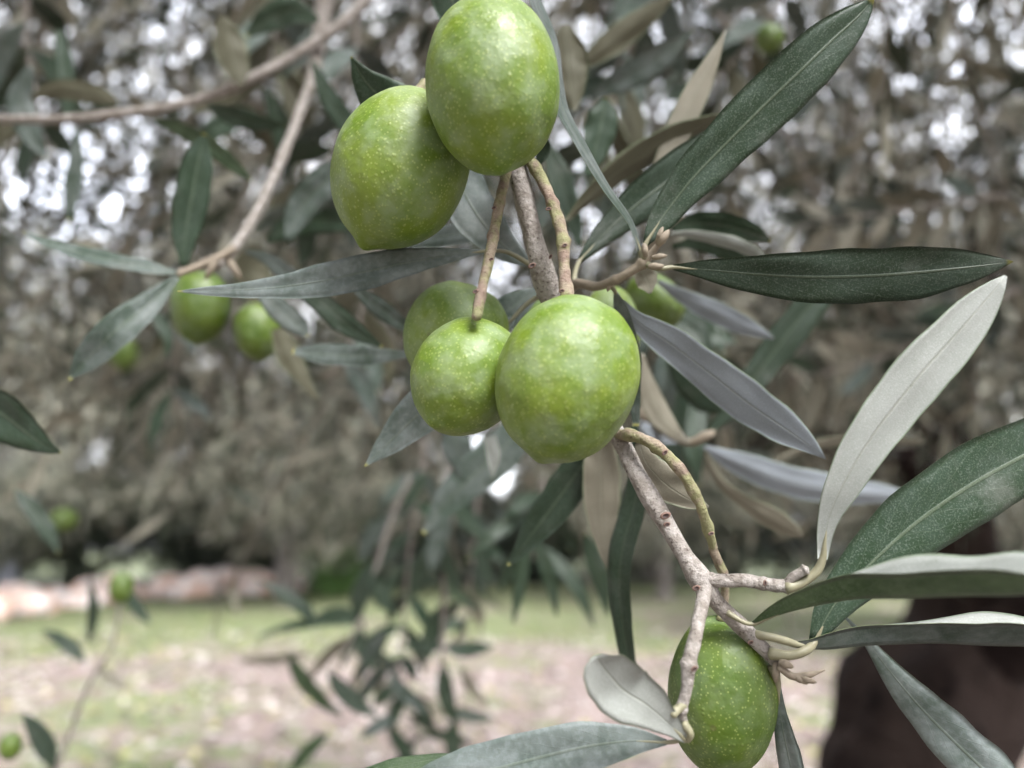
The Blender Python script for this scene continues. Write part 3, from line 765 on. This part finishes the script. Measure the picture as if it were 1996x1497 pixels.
# ---- leaves springing from behind the upper olives
B3 = branch('olive_shoot', 1035, 520, 1.2, 'leafy shoot behind the olives, its grey leaves showing left of and between them')
twig('stem', [(1060, 575, 1.22, 6), (1040, 525, 1.2, 7), (1000, 350, 1.3, 7), (960, 180, 1.32, 8), (930, -60, 1.35, 9)], M['twig'], B3, 40, .12, 21)
leaf(B3, [(952, 489, 1.13, 3), (870, 499, 1.13, 15), (791, 512, 1.13, 27), (710, 530, 1.13, 34), (630, 547, 1.13, 32), (535, 561, 1.13, 21), (423, 567, 1.13, 11), (346, 568, 1.13, 1)], 'top', [22, 12], .2, .15, 'pale', pet=[(1040, 520, 1.19), (990, 492, 1.16)], seed=21, pr=4)
leaf(B3, [(1038, 518, 1.19, 4), (995, 490, 1.2, 24), (945, 440, 1.2, 42), (905, 375, 1.2, 48), (885, 300, 1.2, 38), (878, 220, 1.2, 4)], 'top', [10, 20], .14, .1, 'pale', seed=22)
leaf(B3, [(1000, 620, 1.22, 6), (930, 690, 1.22, 35), (860, 765, 1.21, 48), (800, 822, 1.2, 40), (752, 868, 1.19, 22), (711, 909, 1.18, 1)], 'top', [-20, -10], .14, .12, 'pale', pet=[(1060, 575, 1.22), (1030, 590, 1.22)], seed=23)
leaf(B3, [(1065, 563, 1.3, 4), (1020, 585, 1.3, 22), (975, 618, 1.3, 32), (930, 660, 1.3, 25), (900, 700, 1.3, 3)], 'top', 10, .12, .12, 'grey', seed=24)
leaf(B3, [(850, 300, 1.3, 20), (800, 255, 1.28, 48), (755, 205, 1.26, 50), (712, 158, 1.24, 27), (684, 110, 1.22, 1)], 'top', [-18, -10], .16, .12, 'top', pet=[(960, 330, 1.31), (900, 330, 1.3)], seed=25)
leaf(B3, [(940, 120, 1.3, 10), (912, 70, 1.3, 30), (885, 10, 1.3, 38), (855, -60, 1.3, 30), (830, -110, 1.3, 2)], 'top', -10, .16, .12, 'top', seed=26)
leaf(B3, [(1000, 465, 1.35, 5), (930, 452, 1.35, 18), (850, 462, 1.35, 20), (760, 468, 1.35, 14), (700, 462, 1.35, 2)], 'top', 20, .16, .12, 'grey', seed=27)
leaf(B3, [(1040, 330, 1.28, 5), (1062, 290, 1.27, 12), (1056, 260, 1.25, 3)], 'top', 0, .16, .12, 'top', seed=28)

# ---- shoot hanging under the big olive
B4 = branch('olive_shoot', 1200, 800, 1.35, 'soft focus shoot under the largest olive with one beige and several dark hanging leaves')
twig('stem', [(1150, 700, 1.4, 8), (1170, 800, 1.38, 8), (1200, 860, 1.36, 7), (1235, 880, 1.34, 4)], M['twig'], B4, 24, .1, 31)
leaf(B4, [(1168, 850, 1.38, 28), (1172, 930, 1.38, 37), (1173, 1000, 1.38, 32), (1178, 1060, 1.38, 18), (1184, 1108, 1.38, 2)], 'under', 8, .2, .1, 'top', 'under_tan', seed=31)
leaf(B4, [(1236, 830, 1.30, 7), (1246, 900, 1.31, 15), (1238, 980, 1.32, 22), (1216, 1060, 1.33, 24), (1208, 1130, 1.34, 22), (1214, 1210, 1.35, 19), (1226, 1290, 1.35, 14), (1236, 1340, 1.35, 2)], 'top', 25, .3, .1, 'top', seed=32)
leaf(B4, [(1170, 850, 1.42, 15), (1135, 905, 1.42, 33), (1090, 970, 1.42, 36), (1045, 1030, 1.42, 28), (1010, 1078, 1.42, 12), (990, 1102, 1.42, 2)], 'top', -10, .2, .1, 'top', seed=33)
leaf(B4, [(1040, 800, 1.9, 20), (985, 870, 1.9, 38), (920, 930, 1.9, 38), (865, 985, 1.9, 24), (825, 1040, 1.9, 3)], 'top', 0, .1, .1, 'grey', seed=34)
leaf(B4, [(880, 810, 1.9, 10), (888, 860, 1.9, 28), (905, 910, 1.9, 22), (920, 950, 1.9, 3)], 'top', 0, .1, .1, 'grey', seed=35)
leaf(B4, [(955, 850, 1.7, 12), (962, 890, 1.7, 14), (960, 930, 1.7, 2)], 'under', 0, .1, .1, 'grey', 'under', seed=36)
leaf(B4, [(1000, 1215, 2.6, 2), (1012, 1150, 2.6, 12), (1022, 1095, 2.6, 12), (1030, 1050, 2.6, 3)], 'top', 0, .1, .1, 'top', seed=37)
leaf(B4, [(1085, 1200, 2.6, 2), (1075, 1140, 2.6, 12), (1058, 1085, 2.6, 14), (1040, 1050, 2.6, 3)], 'top', 0, .1, .1, 'top', seed=38)
leaf(B4, [(1185, 1200, 2.3, 2), (1172, 1140, 2.3, 15), (1155, 1080, 2.3, 16), (1140, 1040, 2.3, 3)], 'top', 0, .1, .1, 'top', seed=39)

# ---- soft focus shoot at right, behind
B5 = branch('olive_shoot', 1360, 860, 1.7, 'out of focus shoot right of the largest olive, pale leaves fanning from a tan node')
twig('stem', [(1200, 760, 1.9, 8), (1280, 830, 1.8, 8), (1340, 862, 1.72, 8), (1375, 850, 1.7, 10), (1392, 842, 1.7, 5)], M['bud'], B5, 24, .12, 41)
leaf(B5, [(1372, 872, 1.75, 5), (1450, 908, 1.75, 25), (1550, 942, 1.75, 31), (1660, 958, 1.75, 27), (1740, 965, 1.75, 16), (1790, 968, 1.75, 3)], 'under', 12, .3, .1, 'grey', 'under_sky_tint', seed=41)
leaf(B5, [(1374, 880, 1.6, 4), (1400, 935, 1.6, 9), (1450, 978, 1.6, 14), (1505, 1012, 1.6, 21), (1545, 1036, 1.6, 15), (1565, 1044, 1.6, 2)], 'under', 25, .2, .1, 'grey', 'under_tan', seed=42)
leaf(B5, [(1250, 690, 1.6, 6), (1258, 740, 1.6, 17), (1282, 800, 1.6, 24), (1320, 845, 1.6, 12), (1345, 862, 1.65, 3)][::-1], 'under', 20, .2, .1, 'grey', 'under_tan', seed=43)
leaf(B5, [(1378, 848, 1.9, 5), (1430, 790, 1.9, 18), (1495, 705, 1.9, 30), (1560, 620, 1.9, 33), (1620, 545, 1.9, 24), (1660, 490, 1.9, 3)], 'top', 10, .2, .1, 'top', seed=44)
leaf(B5, [(1345, 860, 1.8, 4), (1290, 850, 1.8, 14), (1250, 830, 1.8, 10)], 'under', 10, .2, .1, 'grey', 'under_sky_tint', seed=45)
leaf(B5, [(1500, 905, 1.9, 4), (1580, 870, 1.9, 8), (1680, 856, 1.9, 9), (1800, 862, 1.9, 3)], 'under', 40, .2, .1, 'grey', 'under_tan', seed=46)

# ---- soft focus shoot behind the buds
B6 = branch('olive_shoot', 1290, 540, 1.6, 'out of focus shoot behind the small brown buds, one long pale leaf rising from it')
twig('stem', [(1120, 640, 1.9, 7), (1190, 560, 1.75, 8), (1240, 520, 1.65, 7), (1290, 450, 1.6, 6), (1330, 420, 1.6, 4)], M['bud'], B6, 24, .12, 51)
leaf(B6, [(1282, 548, 1.6, 4), (1340, 583, 1.6, 16), (1400, 612, 1.6, 22), (1460, 640, 1.6, 17), (1508, 660, 1.6, 2)], 'under', 15, .2, .1, 'grey', 'under_sky_tint', seed=51)
leaf(B6, [(1262, 400, 1.45, 6), (1290, 330, 1.45, 19), (1325, 250, 1.45, 26), (1360, 175, 1.45, 24), (1390, 115, 1.45, 14), (1414, 60, 1.45, 1)], 'under', 8, .2, .1, 'grey', 'under_tan', seed=52)
leaf(B6, [(1310, 448, 1.5, 4), (1350, 436, 1.5, 20), (1410, 440, 1.5, 26), (1460, 452, 1.5, 20), (1502, 470, 1.5, 3)], 'top', 10, .2, .1, 'top', seed=53)
leaf(B6, [(1308, 456, 1.45, 4), (1350, 458, 1.45, 9), (1420, 472, 1.45, 13), (1465, 490, 1.45, 11), (1495, 506, 1.45, 2)], 'under', 20, .3, .1, 'top', 'under', seed=54)
leaf(B6, [(1310, 480, 1.6, 4), (1360, 474, 1.6, 13), (1420, 492, 1.6, 15), (1470, 512, 1.6, 2)], 'top', 20, .2, .1, 'top', seed=55)
leaf(B6, [(1145, 345, 1.7, 6), (1160, 290, 1.7, 26), (1175, 230, 1.7, 30), (1180, 190, 1.7, 4)], 'top', 10, .2, .1, 'top', seed=56)
leaf(B6, [(1120, 215, 1.6, 5), (1112, 160, 1.6, 33), (1105, 100, 1.6, 38), (1100, 50, 1.6, 8)], 'under', 0, .2, .1, 'top', 'under_olive', seed=57)
leaf(B6, [(1130, 130, 1.9, 8), (1190, 85, 1.9, 24), (1250, 40, 1.9, 22), (1310, -5, 1.9, 4)], 'under', 10, .2, .1, 'top', 'under_olive', seed=58)
leaf(B6, [(1150, 190, 2.2, 6), (1220, 150, 2.2, 26), (1290, 110, 2.2, 24), (1350, 60, 2.2, 4)], 'top', 10, .2, .1, 'grey', seed=59)
leaf(B6, [(1130, 480, 1.8, 6), (1110, 400, 1.8, 20), (1085, 330, 1.8, 20), (1060, 270, 1.8, 3)], 'top', 10, .2, .1, 'top', seed=60)
leaf(B6, [(1180, 330, 2.0, 5), (1230, 320, 2.0, 16), (1290, 300, 2.0, 16), (1340, 290, 2.0, 3)], 'under', 20, .2, .1, 'grey', 'under_sky_tint', seed=61)
leaf(B6, [(1290, 640, 1.9, 5), (1340, 720, 1.9, 35), (1380, 770, 1.9, 36), (1420, 800, 1.9, 8)], 'top', 20, .2, .1, 'top', seed=62)

# ---- the twigs at upper left
B7 = branch('olive_branch', 700, 20, 1.95, 'long pinkish bare twig arching across the upper left and out of the photo')
twig('stem', [(760, -60, 2.5, 11), (690, 25, 2.45, 11), (610, 85, 2.4, 10.5), (500, 148, 2.3, 10), (395, 192, 2.3, 9.5), (290, 214, 2.25, 9), (130, 232, 2.2, 9), (-60, 232, 2.2, 9)], M['twig'], B7, 70, .10, 61, knobs=((.42, .25), (.7, .25)))
B8 = branch('olive_branch', 620, -40, 2.0, 'drooping left hand twig with green blurred leaves around its tan end')
twig('stem', [(640, -60, 2.5, 22), (625, 60, 2.5, 16), (608, 150, 2.4, 10), (580, 230, 2.3, 9.5), (542, 325, 2.1, 9.5), (500, 415, 1.95, 9.5), (455, 485, 1.8, 9), (425, 515, 1.72, 9)], M['twig'], B8, 70, .12, 62, knobs=((.3, .2), (.6, .2), (.85, .3)))
twig('side_twig', [(455, 485, 1.75, 8), (420, 505, 1.72, 9), (385, 520, 1.7, 8), (345, 535, 1.65, 7)], M['bud'], B8, 20, .2, 63)
bud(B8, 420, 510, 400, 545, 1.7, 7, 6); bud(B8, 440, 500, 470, 545, 1.75, 8, 7)
leaf(B8, [(345, 532, 1.62, 4), (280, 520, 1.6, 13), (190, 502, 1.6, 15), (100, 476, 1.6, 9), (45, 452, 1.6, 1)], 'top', 35, .2, .1, 'grey', seed=71)
leaf(B8, [(345, 540, 1.6, 5), (290, 592, 1.55, 23), (225, 645, 1.5, 32), (170, 700, 1.5, 24), (136, 740, 1.5, 2)], 'top', 5, .2, .1, 'grey', seed=72)
leaf(B8, [(358, 520, 1.7, 6), (362, 450, 1.7, 26), (375, 380, 1.7, 32), (386, 315, 1.7, 26), (398, 260, 1.7, 4)], 'top', 0, .35, .1, 'top', seed=73)
leaf(B8, [(300, 235, 1.9, 4), (350, 252, 1.9, 14), (410, 285, 1.9, 17), (460, 325, 1.9, 12), (490, 352, 1.9, 2)], 'top', 20, .2, .1, 'green', seed=74)
leaf(B8, [(480, 490, 1.75, 4), (530, 510, 1.75, 14), (590, 560, 1.75, 20), (640, 600, 1.75, 14), (680, 640, 1.7, 3)], 'top', 10, .2, .1, 'grey', seed=75)
leaf(B8, [(560, 545, 1.5, 5), (620, 585, 1.5, 19), (680, 635, 1.5, 21), (745, 676, 1.5, 3)], 'top', 10, .2, .1, 'top', seed=76)
leaf(B8, [(500, 560, 1.6, 8), (540, 600, 1.6, 22), (580, 635, 1.6, 20), (600, 655, 1.6, 4)], 'top', 0, .2, .1, 'grey', seed=77)
leaf(B8, [(570, 685, 1.5, 5), (630, 690, 1.5, 20), (700, 694, 1.5, 20), (770, 692, 1.5, 10), (830, 690, 1.5, 2)][::-1], 'top', 15, .2, .1, 'grey', seed=78)
leaf(B8, [(690, 560, 1.5, 6), (740, 600, 1.5, 19), (790, 635, 1.5, 12), (840, 660, 1.5, 3)], 'top', 15, .2, .1, 'grey', seed=79)
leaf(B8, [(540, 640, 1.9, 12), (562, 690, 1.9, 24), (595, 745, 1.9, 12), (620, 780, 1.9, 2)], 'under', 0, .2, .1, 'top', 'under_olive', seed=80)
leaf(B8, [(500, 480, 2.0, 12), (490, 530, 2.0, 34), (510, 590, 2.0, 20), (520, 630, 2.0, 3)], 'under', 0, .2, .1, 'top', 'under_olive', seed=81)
leaf(B8, [(405, 205, 2.1, 4), (450, 225, 2.1, 18), (510, 240, 2.1, 14), (560, 245, 2.1, 2)], 'top', 15, .2, .1, 'top', seed=82)
leaf(B8, [(560, 470, 2.0, 6), (590, 400, 2.0, 30), (640, 350, 2.0, 30), (690, 300, 2.0, 5)], 'top', 5, .2, .1, 'grey', seed=83)
leaf(B8, [(520, 470, 2.1, 6), (570, 440, 2.1, 24), (640, 430, 2.1, 24), (720, 440, 2.1, 4)], 'top', 5, .2, .1, 'top', seed=84)
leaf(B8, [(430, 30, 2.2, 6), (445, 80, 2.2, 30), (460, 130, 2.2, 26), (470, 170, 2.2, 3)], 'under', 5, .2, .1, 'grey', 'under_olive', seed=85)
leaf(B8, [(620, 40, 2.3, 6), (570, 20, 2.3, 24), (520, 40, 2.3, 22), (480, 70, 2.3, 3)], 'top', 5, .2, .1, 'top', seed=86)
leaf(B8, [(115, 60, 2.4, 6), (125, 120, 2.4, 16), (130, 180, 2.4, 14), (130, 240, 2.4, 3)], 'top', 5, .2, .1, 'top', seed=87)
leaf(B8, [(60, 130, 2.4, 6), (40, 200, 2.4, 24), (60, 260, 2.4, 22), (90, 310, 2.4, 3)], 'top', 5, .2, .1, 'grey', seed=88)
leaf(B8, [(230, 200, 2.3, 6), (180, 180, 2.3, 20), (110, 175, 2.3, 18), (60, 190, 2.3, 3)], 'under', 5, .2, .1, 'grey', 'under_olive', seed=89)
leaf(B8, [(610, 120, 2.3, 4), (640, 190, 2.3, 18), (690, 260, 2.3, 20), (730, 330, 2.3, 3)], 'top', 5, .2, .1, 'top', seed=90)
leaf(B8, [(150, 250, 2.5, 4), (148, 320, 2.5, 14), (140, 380, 2.5, 14), (135, 430, 2.5, 3)], 'top', 5, .2, .1, 'grey', seed=91)
leaf(B8, [(325, 700, 2.6, 3), (328, 660, 2.6, 10), (310, 625, 2.6, 12), (285, 600, 2.6, 3)], 'top', 5, .2, .1, 'top', seed=92)

# ---- leaf entering from the left edge
B9 = branch('olive_shoot', -90, 760, 1.4, 'dark glossy leaf on its twig entering from the left edge below the twigs')
twig('stem', [(-160, 700, 1.4, 8), (-110, 740, 1.4, 8), (-60, 775, 1.4, 5)], M['twig'], B9, 12, .1, 91)
leaf(B9, [(-60, 770, 1.4, 10), (0, 805, 1.4, 42), (55, 845, 1.4, 30), (95, 872, 1.4, 12), (120, 882, 1.4, 1)], 'top', 30, .2, .1, 'top', seed=95)
leaf(B9, [(30, 955, 2.6, 4), (60, 990, 2.6, 15), (92, 1035, 2.6, 15), (114, 1078, 2.6, 2)], 'top', -10, .2, .1, 'top', seed=96)

# ---- dark sprays hanging in the lower middle, arm's length away
def spray(label, stem, items, seed, name='olive_shoot'):
    stem = [(a, b_, c*1.22, e*.62) for a, b_, c, e in stem]; items = [(a, b_, c, e, f*.92, g*1.22, h) for a, b_, c, e, f, g, h in items]
    b = branch(name, stem[0][0], stem[0][1], stem[0][2], label)
    twig('stem', stem, M['twig'], b, 40, .1, seed)
    for i, (x0, y0, x1, y1, w, d, t) in enumerate(items):
        dx, dy = x1-x0, y1-y0; nx, ny = -dy*.06, dx*.06
        leaf(b, [(x0, y0, d, 3), (x0+dx*.3+nx, y0+dy*.3+ny, d, w), (x0+dx*.65+nx, y0+dy*.65+ny, d, w*.9), (x1, y1, d, 1)], 'top' if t != 'u' else 'under', random.uniform(-25, 35), .2, .1, {'t': 'top', 'g': 'grey', 'f': 'green', 'u': 'grey'}[t], 'under_tan', seed=seed*20+i, n=16)
    return b
spray('dark out of focus spray hanging below the olives in the lower middle', [(880, 900, 3.0, 9), (868, 1050, 3.1, 9), (865, 1200, 3.2, 8), (862, 1300, 3.2, 6), (885, 1410, 3.3, 3)],
      [(866, 1262, 785, 1262, 15, 3.2, 't'), (866, 1262, 965, 1258, 15, 3.2, 't'), (866, 1290, 892, 1420, 17, 3.2, 't'), (860, 1180, 835, 1290, 19, 3.2, 't'), (866, 1060, 800, 1170, 24, 3.1, 't'), (870, 1060, 900, 1160, 15, 3.1, 't'),
       (868, 1130, 940, 1190, 12, 3.1, 'f'), (880, 1000, 840, 1120, 20, 3.0, 'g'), (880, 960, 960, 1060, 18, 3.0, 't'), (900, 1300, 955, 1380, 11, 3.3, 'u'), (930, 1060, 965, 1140, 14, 3.0, 't'), (870, 1380, 965, 1400, 12, 3.3, 't'), (885, 1400, 900, 1520, 16, 3.3, 't')], 101)
spray('grey green out of focus spray left of the dark hanging one', [(800, 930, 3.3, 8), (760, 1020, 3.3, 8), (730, 1120, 3.3, 7), (690, 1230, 3.3, 5), (640, 1330, 3.3, 3)],
      [(740, 1090, 690, 1220, 20, 3.3, 't'), (730, 1120, 770, 1200, 17, 3.3, 't'), (700, 1200, 600, 1215, 17, 3.3, 't'), (700, 1215, 500, 1242, 10, 3.3, 't'), (620, 1220, 500, 1130, 15, 3.3, 't'), (700, 1230, 740, 1310, 17, 3.3, 't'), (640, 1310, 740, 1400, 17, 3.2, 't'),
       (560, 1270, 670, 1400, 15, 3.4, 'f'), (690, 1240, 600, 1330, 12, 3.4, 'u'), (470, 1285, 600, 1270, 9, 3.4, 'u'), (760, 1000, 700, 1100, 18, 3.3, 'g'), (780, 980, 830, 920, 16, 3.3, 't'), (760, 1230, 700, 1330, 15, 3.3, 'g'),
       (760, 1310, 830, 1390, 14, 3.3, 'g'), (780, 1400, 700, 1440, 13, 3.3, 'g'), (640, 1430, 560, 1520, 14, 3.2, 'f'), (770, 1420, 820, 1500, 14, 3.2, 't'), (800, 1340, 760, 1430, 12, 3.3, 't')], 102)
spray('small out of focus spray over the pale ground at lower left', [(110, 1500, 3.0, 7), (170, 1340, 3.0, 7), (215, 1270, 3.0, 6), (232, 1190, 3.0, 5), (236, 1130, 3.0, 4)],
      [(165, 1290, 82, 1228, 14, 3.0, 't'), (172, 1250, 175, 1130, 10, 3.0, 't'), (245, 1140, 295, 1218, 12, 3.0, 't'), (190, 1300, 250, 1340, 12, 3.0, 'u'), (105, 1500, 42, 1388, 19, 2.6, 't')], 103)
spray('blurred grey leafy twig crossing behind the right hand leaves at the top', [(1330, -60, 4.2, 8), (1420, 60, 4.3, 7), (1520, 240, 4.4, 6), (1600, 400, 4.5, 4)],
      [(1500, 400, 1660, 440, 14, 4.4, 'g'), (1600, 410, 1790, 430, 13, 4.4, 'g'), (1480, 180, 1570, 240, 14, 4.4, 't'), (1680, 340, 1880, 380, 12, 4.4, 'g'), (1450, 120, 1390, 60, 14, 4.3, 't'), (1520, 240, 1600, 180, 14, 4.3, 'g'), (1440, 90, 1500, 20, 14, 4.3, 'u')], 104)

def auto_spray(label, path, d, n, w, tones, seed, stemr=5, L=.050, gap=0):
    rr = random.Random(seed)
    rows = [(x, y, d + .03*i, stemr*(1-.55*i/(len(path)-1))) for i, (x, y) in enumerate(path)]
    b = branch('olive_shoot', path[0][0], path[0][1], d, label)
    twig('stem', rows, M['twig'], b, 40, .1, seed)
    q = crom(rows, n+2)
    for i in range(1, n+1):
        x, y = q[i][0], q[i][1]
        tx, ty = q[i+1][0]-q[i-1][0], q[i+1][1]-q[i-1][1]; a0 = math.atan2(ty, tx)
        for sgn in (-1, 1):
            if rr.random() < gap: continue
            a = a0 + sgn*math.radians(rr.uniform(22, 62)); ln = L/(d*D0)*F*rr.uniform(.55, 1.05)*rr.uniform(.65, 1)
            ex, ey = math.cos(a)*ln, math.sin(a)*ln + ln*.12
            nx, ny = -ey*.07*sgn, ex*.07*sgn
            t = rr.choice(tones); dd = d + rr.uniform(-.25, .25)
            leaf(b, [(x, y, d, 2), (x+ex*.3+nx, y+ey*.3+ny, (d+dd)/2, w), (x+ex*.66+nx, y+ey*.66+ny, dd, w*.9), (x+ex, y+ey, dd, 1)],
                 'under' if t in 'uo' else 'top', rr.uniform(-40, 55), .2, .1, {'t': 'top', 'g': 'grey', 'f': 'green', 'u': 'grey', 'o': 'top'}[t], 'under_olive' if t == 'o' else 'under_tan', seed=seed*20+i, n=14)
    return b
auto_spray('dense dark blurred spray drooping under the middle olives toward the ground', [(830, 860), (815, 960), (800, 1060), (790, 1170), (780, 1290), (770, 1400)], 4.4, 8, 12, 'tttgt', 201)
auto_spray('blurred spray hanging right of the dense dark one, tips over the pink soil', [(940, 900), (930, 980), (925, 1060), (915, 1150), (905, 1260)], 4.6, 6, 11, 'tttgu', 202, gap=.25)
auto_spray('thin blurred spray low in the middle near the bottom edge of the photo', [(700, 1180), (720, 1270), (770, 1350), (820, 1430), (860, 1520)], 4.8, 7, 9, 'tgtu', 203, gap=.2)
auto_spray('dark blurred spray at the top behind the arching bare twig', [(560, -60), (540, 40), (520, 150), (480, 260)], 3.3, 6, 20, 'ttgo', 204)
auto_spray('dark blurred spray in the top left corner', [(60, -60), (50, 60), (70, 180), (90, 300)], 3.6, 6, 17, 'ttgo', 205, gap=.2)
auto_spray('blurred spray between the left twig and the pointed olive', [(700, -40), (690, 120), (660, 260), (610, 380), (560, 470)], 3.2, 7, 18, 'tggo', 206, gap=.1)
auto_spray('blurred grey green spray right of the topmost olive', [(1300, -60), (1240, 60), (1190, 170), (1150, 280), (1120, 390)], 2.8, 7, 22, 'tggo', 207, gap=.1)
auto_spray('blurred olive shoot above the diagonal leaf', [(1560, -60), (1500, 40), (1420, 130), (1350, 230)], 3.6, 5, 16, 'tgo', 208, gap=.25)
auto_spray('blurred shoot behind the blue grey leaf right of the largest olive', [(1220, 520), (1290, 620), (1350, 700), (1400, 790)], 2.5, 5, 24, 'tgt', 209, gap=.1)
auto_spray('faint blurred spray behind the pale leaf on the right', [(1990, 560), (1880, 620), (1760, 680), (1640, 720), (1540, 740)], 5.0, 8, 13, 'ugtu', 210)
auto_spray('faint pale blurred spray above the long horizontal leaf on the right', [(1960, 380), (1830, 400), (1700, 420), (1560, 440)], 4.8, 6, 13, 'ugu', 211)
auto_spray('blurred spray over the left background beneath the two hanging olives', [(330, 560), (345, 640), (335, 720), (345, 800)], 4.2, 5, 11, 'tgo', 212, gap=.2)
auto_spray('blurred spray left of the middle cluster of olives', [(740, 460), (720, 560), (690, 650), (640, 740)], 2.9, 5, 18, 'tgo', 213, gap=.3)
auto_spray('dark blurred spray right of centre over the far grass', [(1060, 930), (1050, 1010), (1040, 1090)], 3.3, 4, 14, 'tt', 214, gap=.2)

# ---- olives
GR = 'ripe green olives'
olive(961, 166, .985, 131, 171, -4, 'large pale green olive with white speckles at the very top, highest of the upper pair', 0.1, 'olive', 1, group=GR)
olive(780, 331, 1.10, 130, 156, 24, 'green olive with a pointed lower left end, tucked below and left of the topmost olive', .05, 'olive', 2, .10, group=GR)
olive(889, 655, 1.22, 103, 106, 20, 'darker green olive half hidden at the back of the middle cluster of three', -.3, 'olive', 3, group=GR)
olive(911, 733, 1.03, 107, 120, 34, 'round speckled green olive at lower left of the middle cluster, a stalk entering its top', .5, 'olive', 4, group=GR)
olive(1105, 738, .955, 139, 165, 19, 'largest and brightest green olive, in the centre at the right of the middle cluster', .12, 'olive', 5, .055, group=GR)
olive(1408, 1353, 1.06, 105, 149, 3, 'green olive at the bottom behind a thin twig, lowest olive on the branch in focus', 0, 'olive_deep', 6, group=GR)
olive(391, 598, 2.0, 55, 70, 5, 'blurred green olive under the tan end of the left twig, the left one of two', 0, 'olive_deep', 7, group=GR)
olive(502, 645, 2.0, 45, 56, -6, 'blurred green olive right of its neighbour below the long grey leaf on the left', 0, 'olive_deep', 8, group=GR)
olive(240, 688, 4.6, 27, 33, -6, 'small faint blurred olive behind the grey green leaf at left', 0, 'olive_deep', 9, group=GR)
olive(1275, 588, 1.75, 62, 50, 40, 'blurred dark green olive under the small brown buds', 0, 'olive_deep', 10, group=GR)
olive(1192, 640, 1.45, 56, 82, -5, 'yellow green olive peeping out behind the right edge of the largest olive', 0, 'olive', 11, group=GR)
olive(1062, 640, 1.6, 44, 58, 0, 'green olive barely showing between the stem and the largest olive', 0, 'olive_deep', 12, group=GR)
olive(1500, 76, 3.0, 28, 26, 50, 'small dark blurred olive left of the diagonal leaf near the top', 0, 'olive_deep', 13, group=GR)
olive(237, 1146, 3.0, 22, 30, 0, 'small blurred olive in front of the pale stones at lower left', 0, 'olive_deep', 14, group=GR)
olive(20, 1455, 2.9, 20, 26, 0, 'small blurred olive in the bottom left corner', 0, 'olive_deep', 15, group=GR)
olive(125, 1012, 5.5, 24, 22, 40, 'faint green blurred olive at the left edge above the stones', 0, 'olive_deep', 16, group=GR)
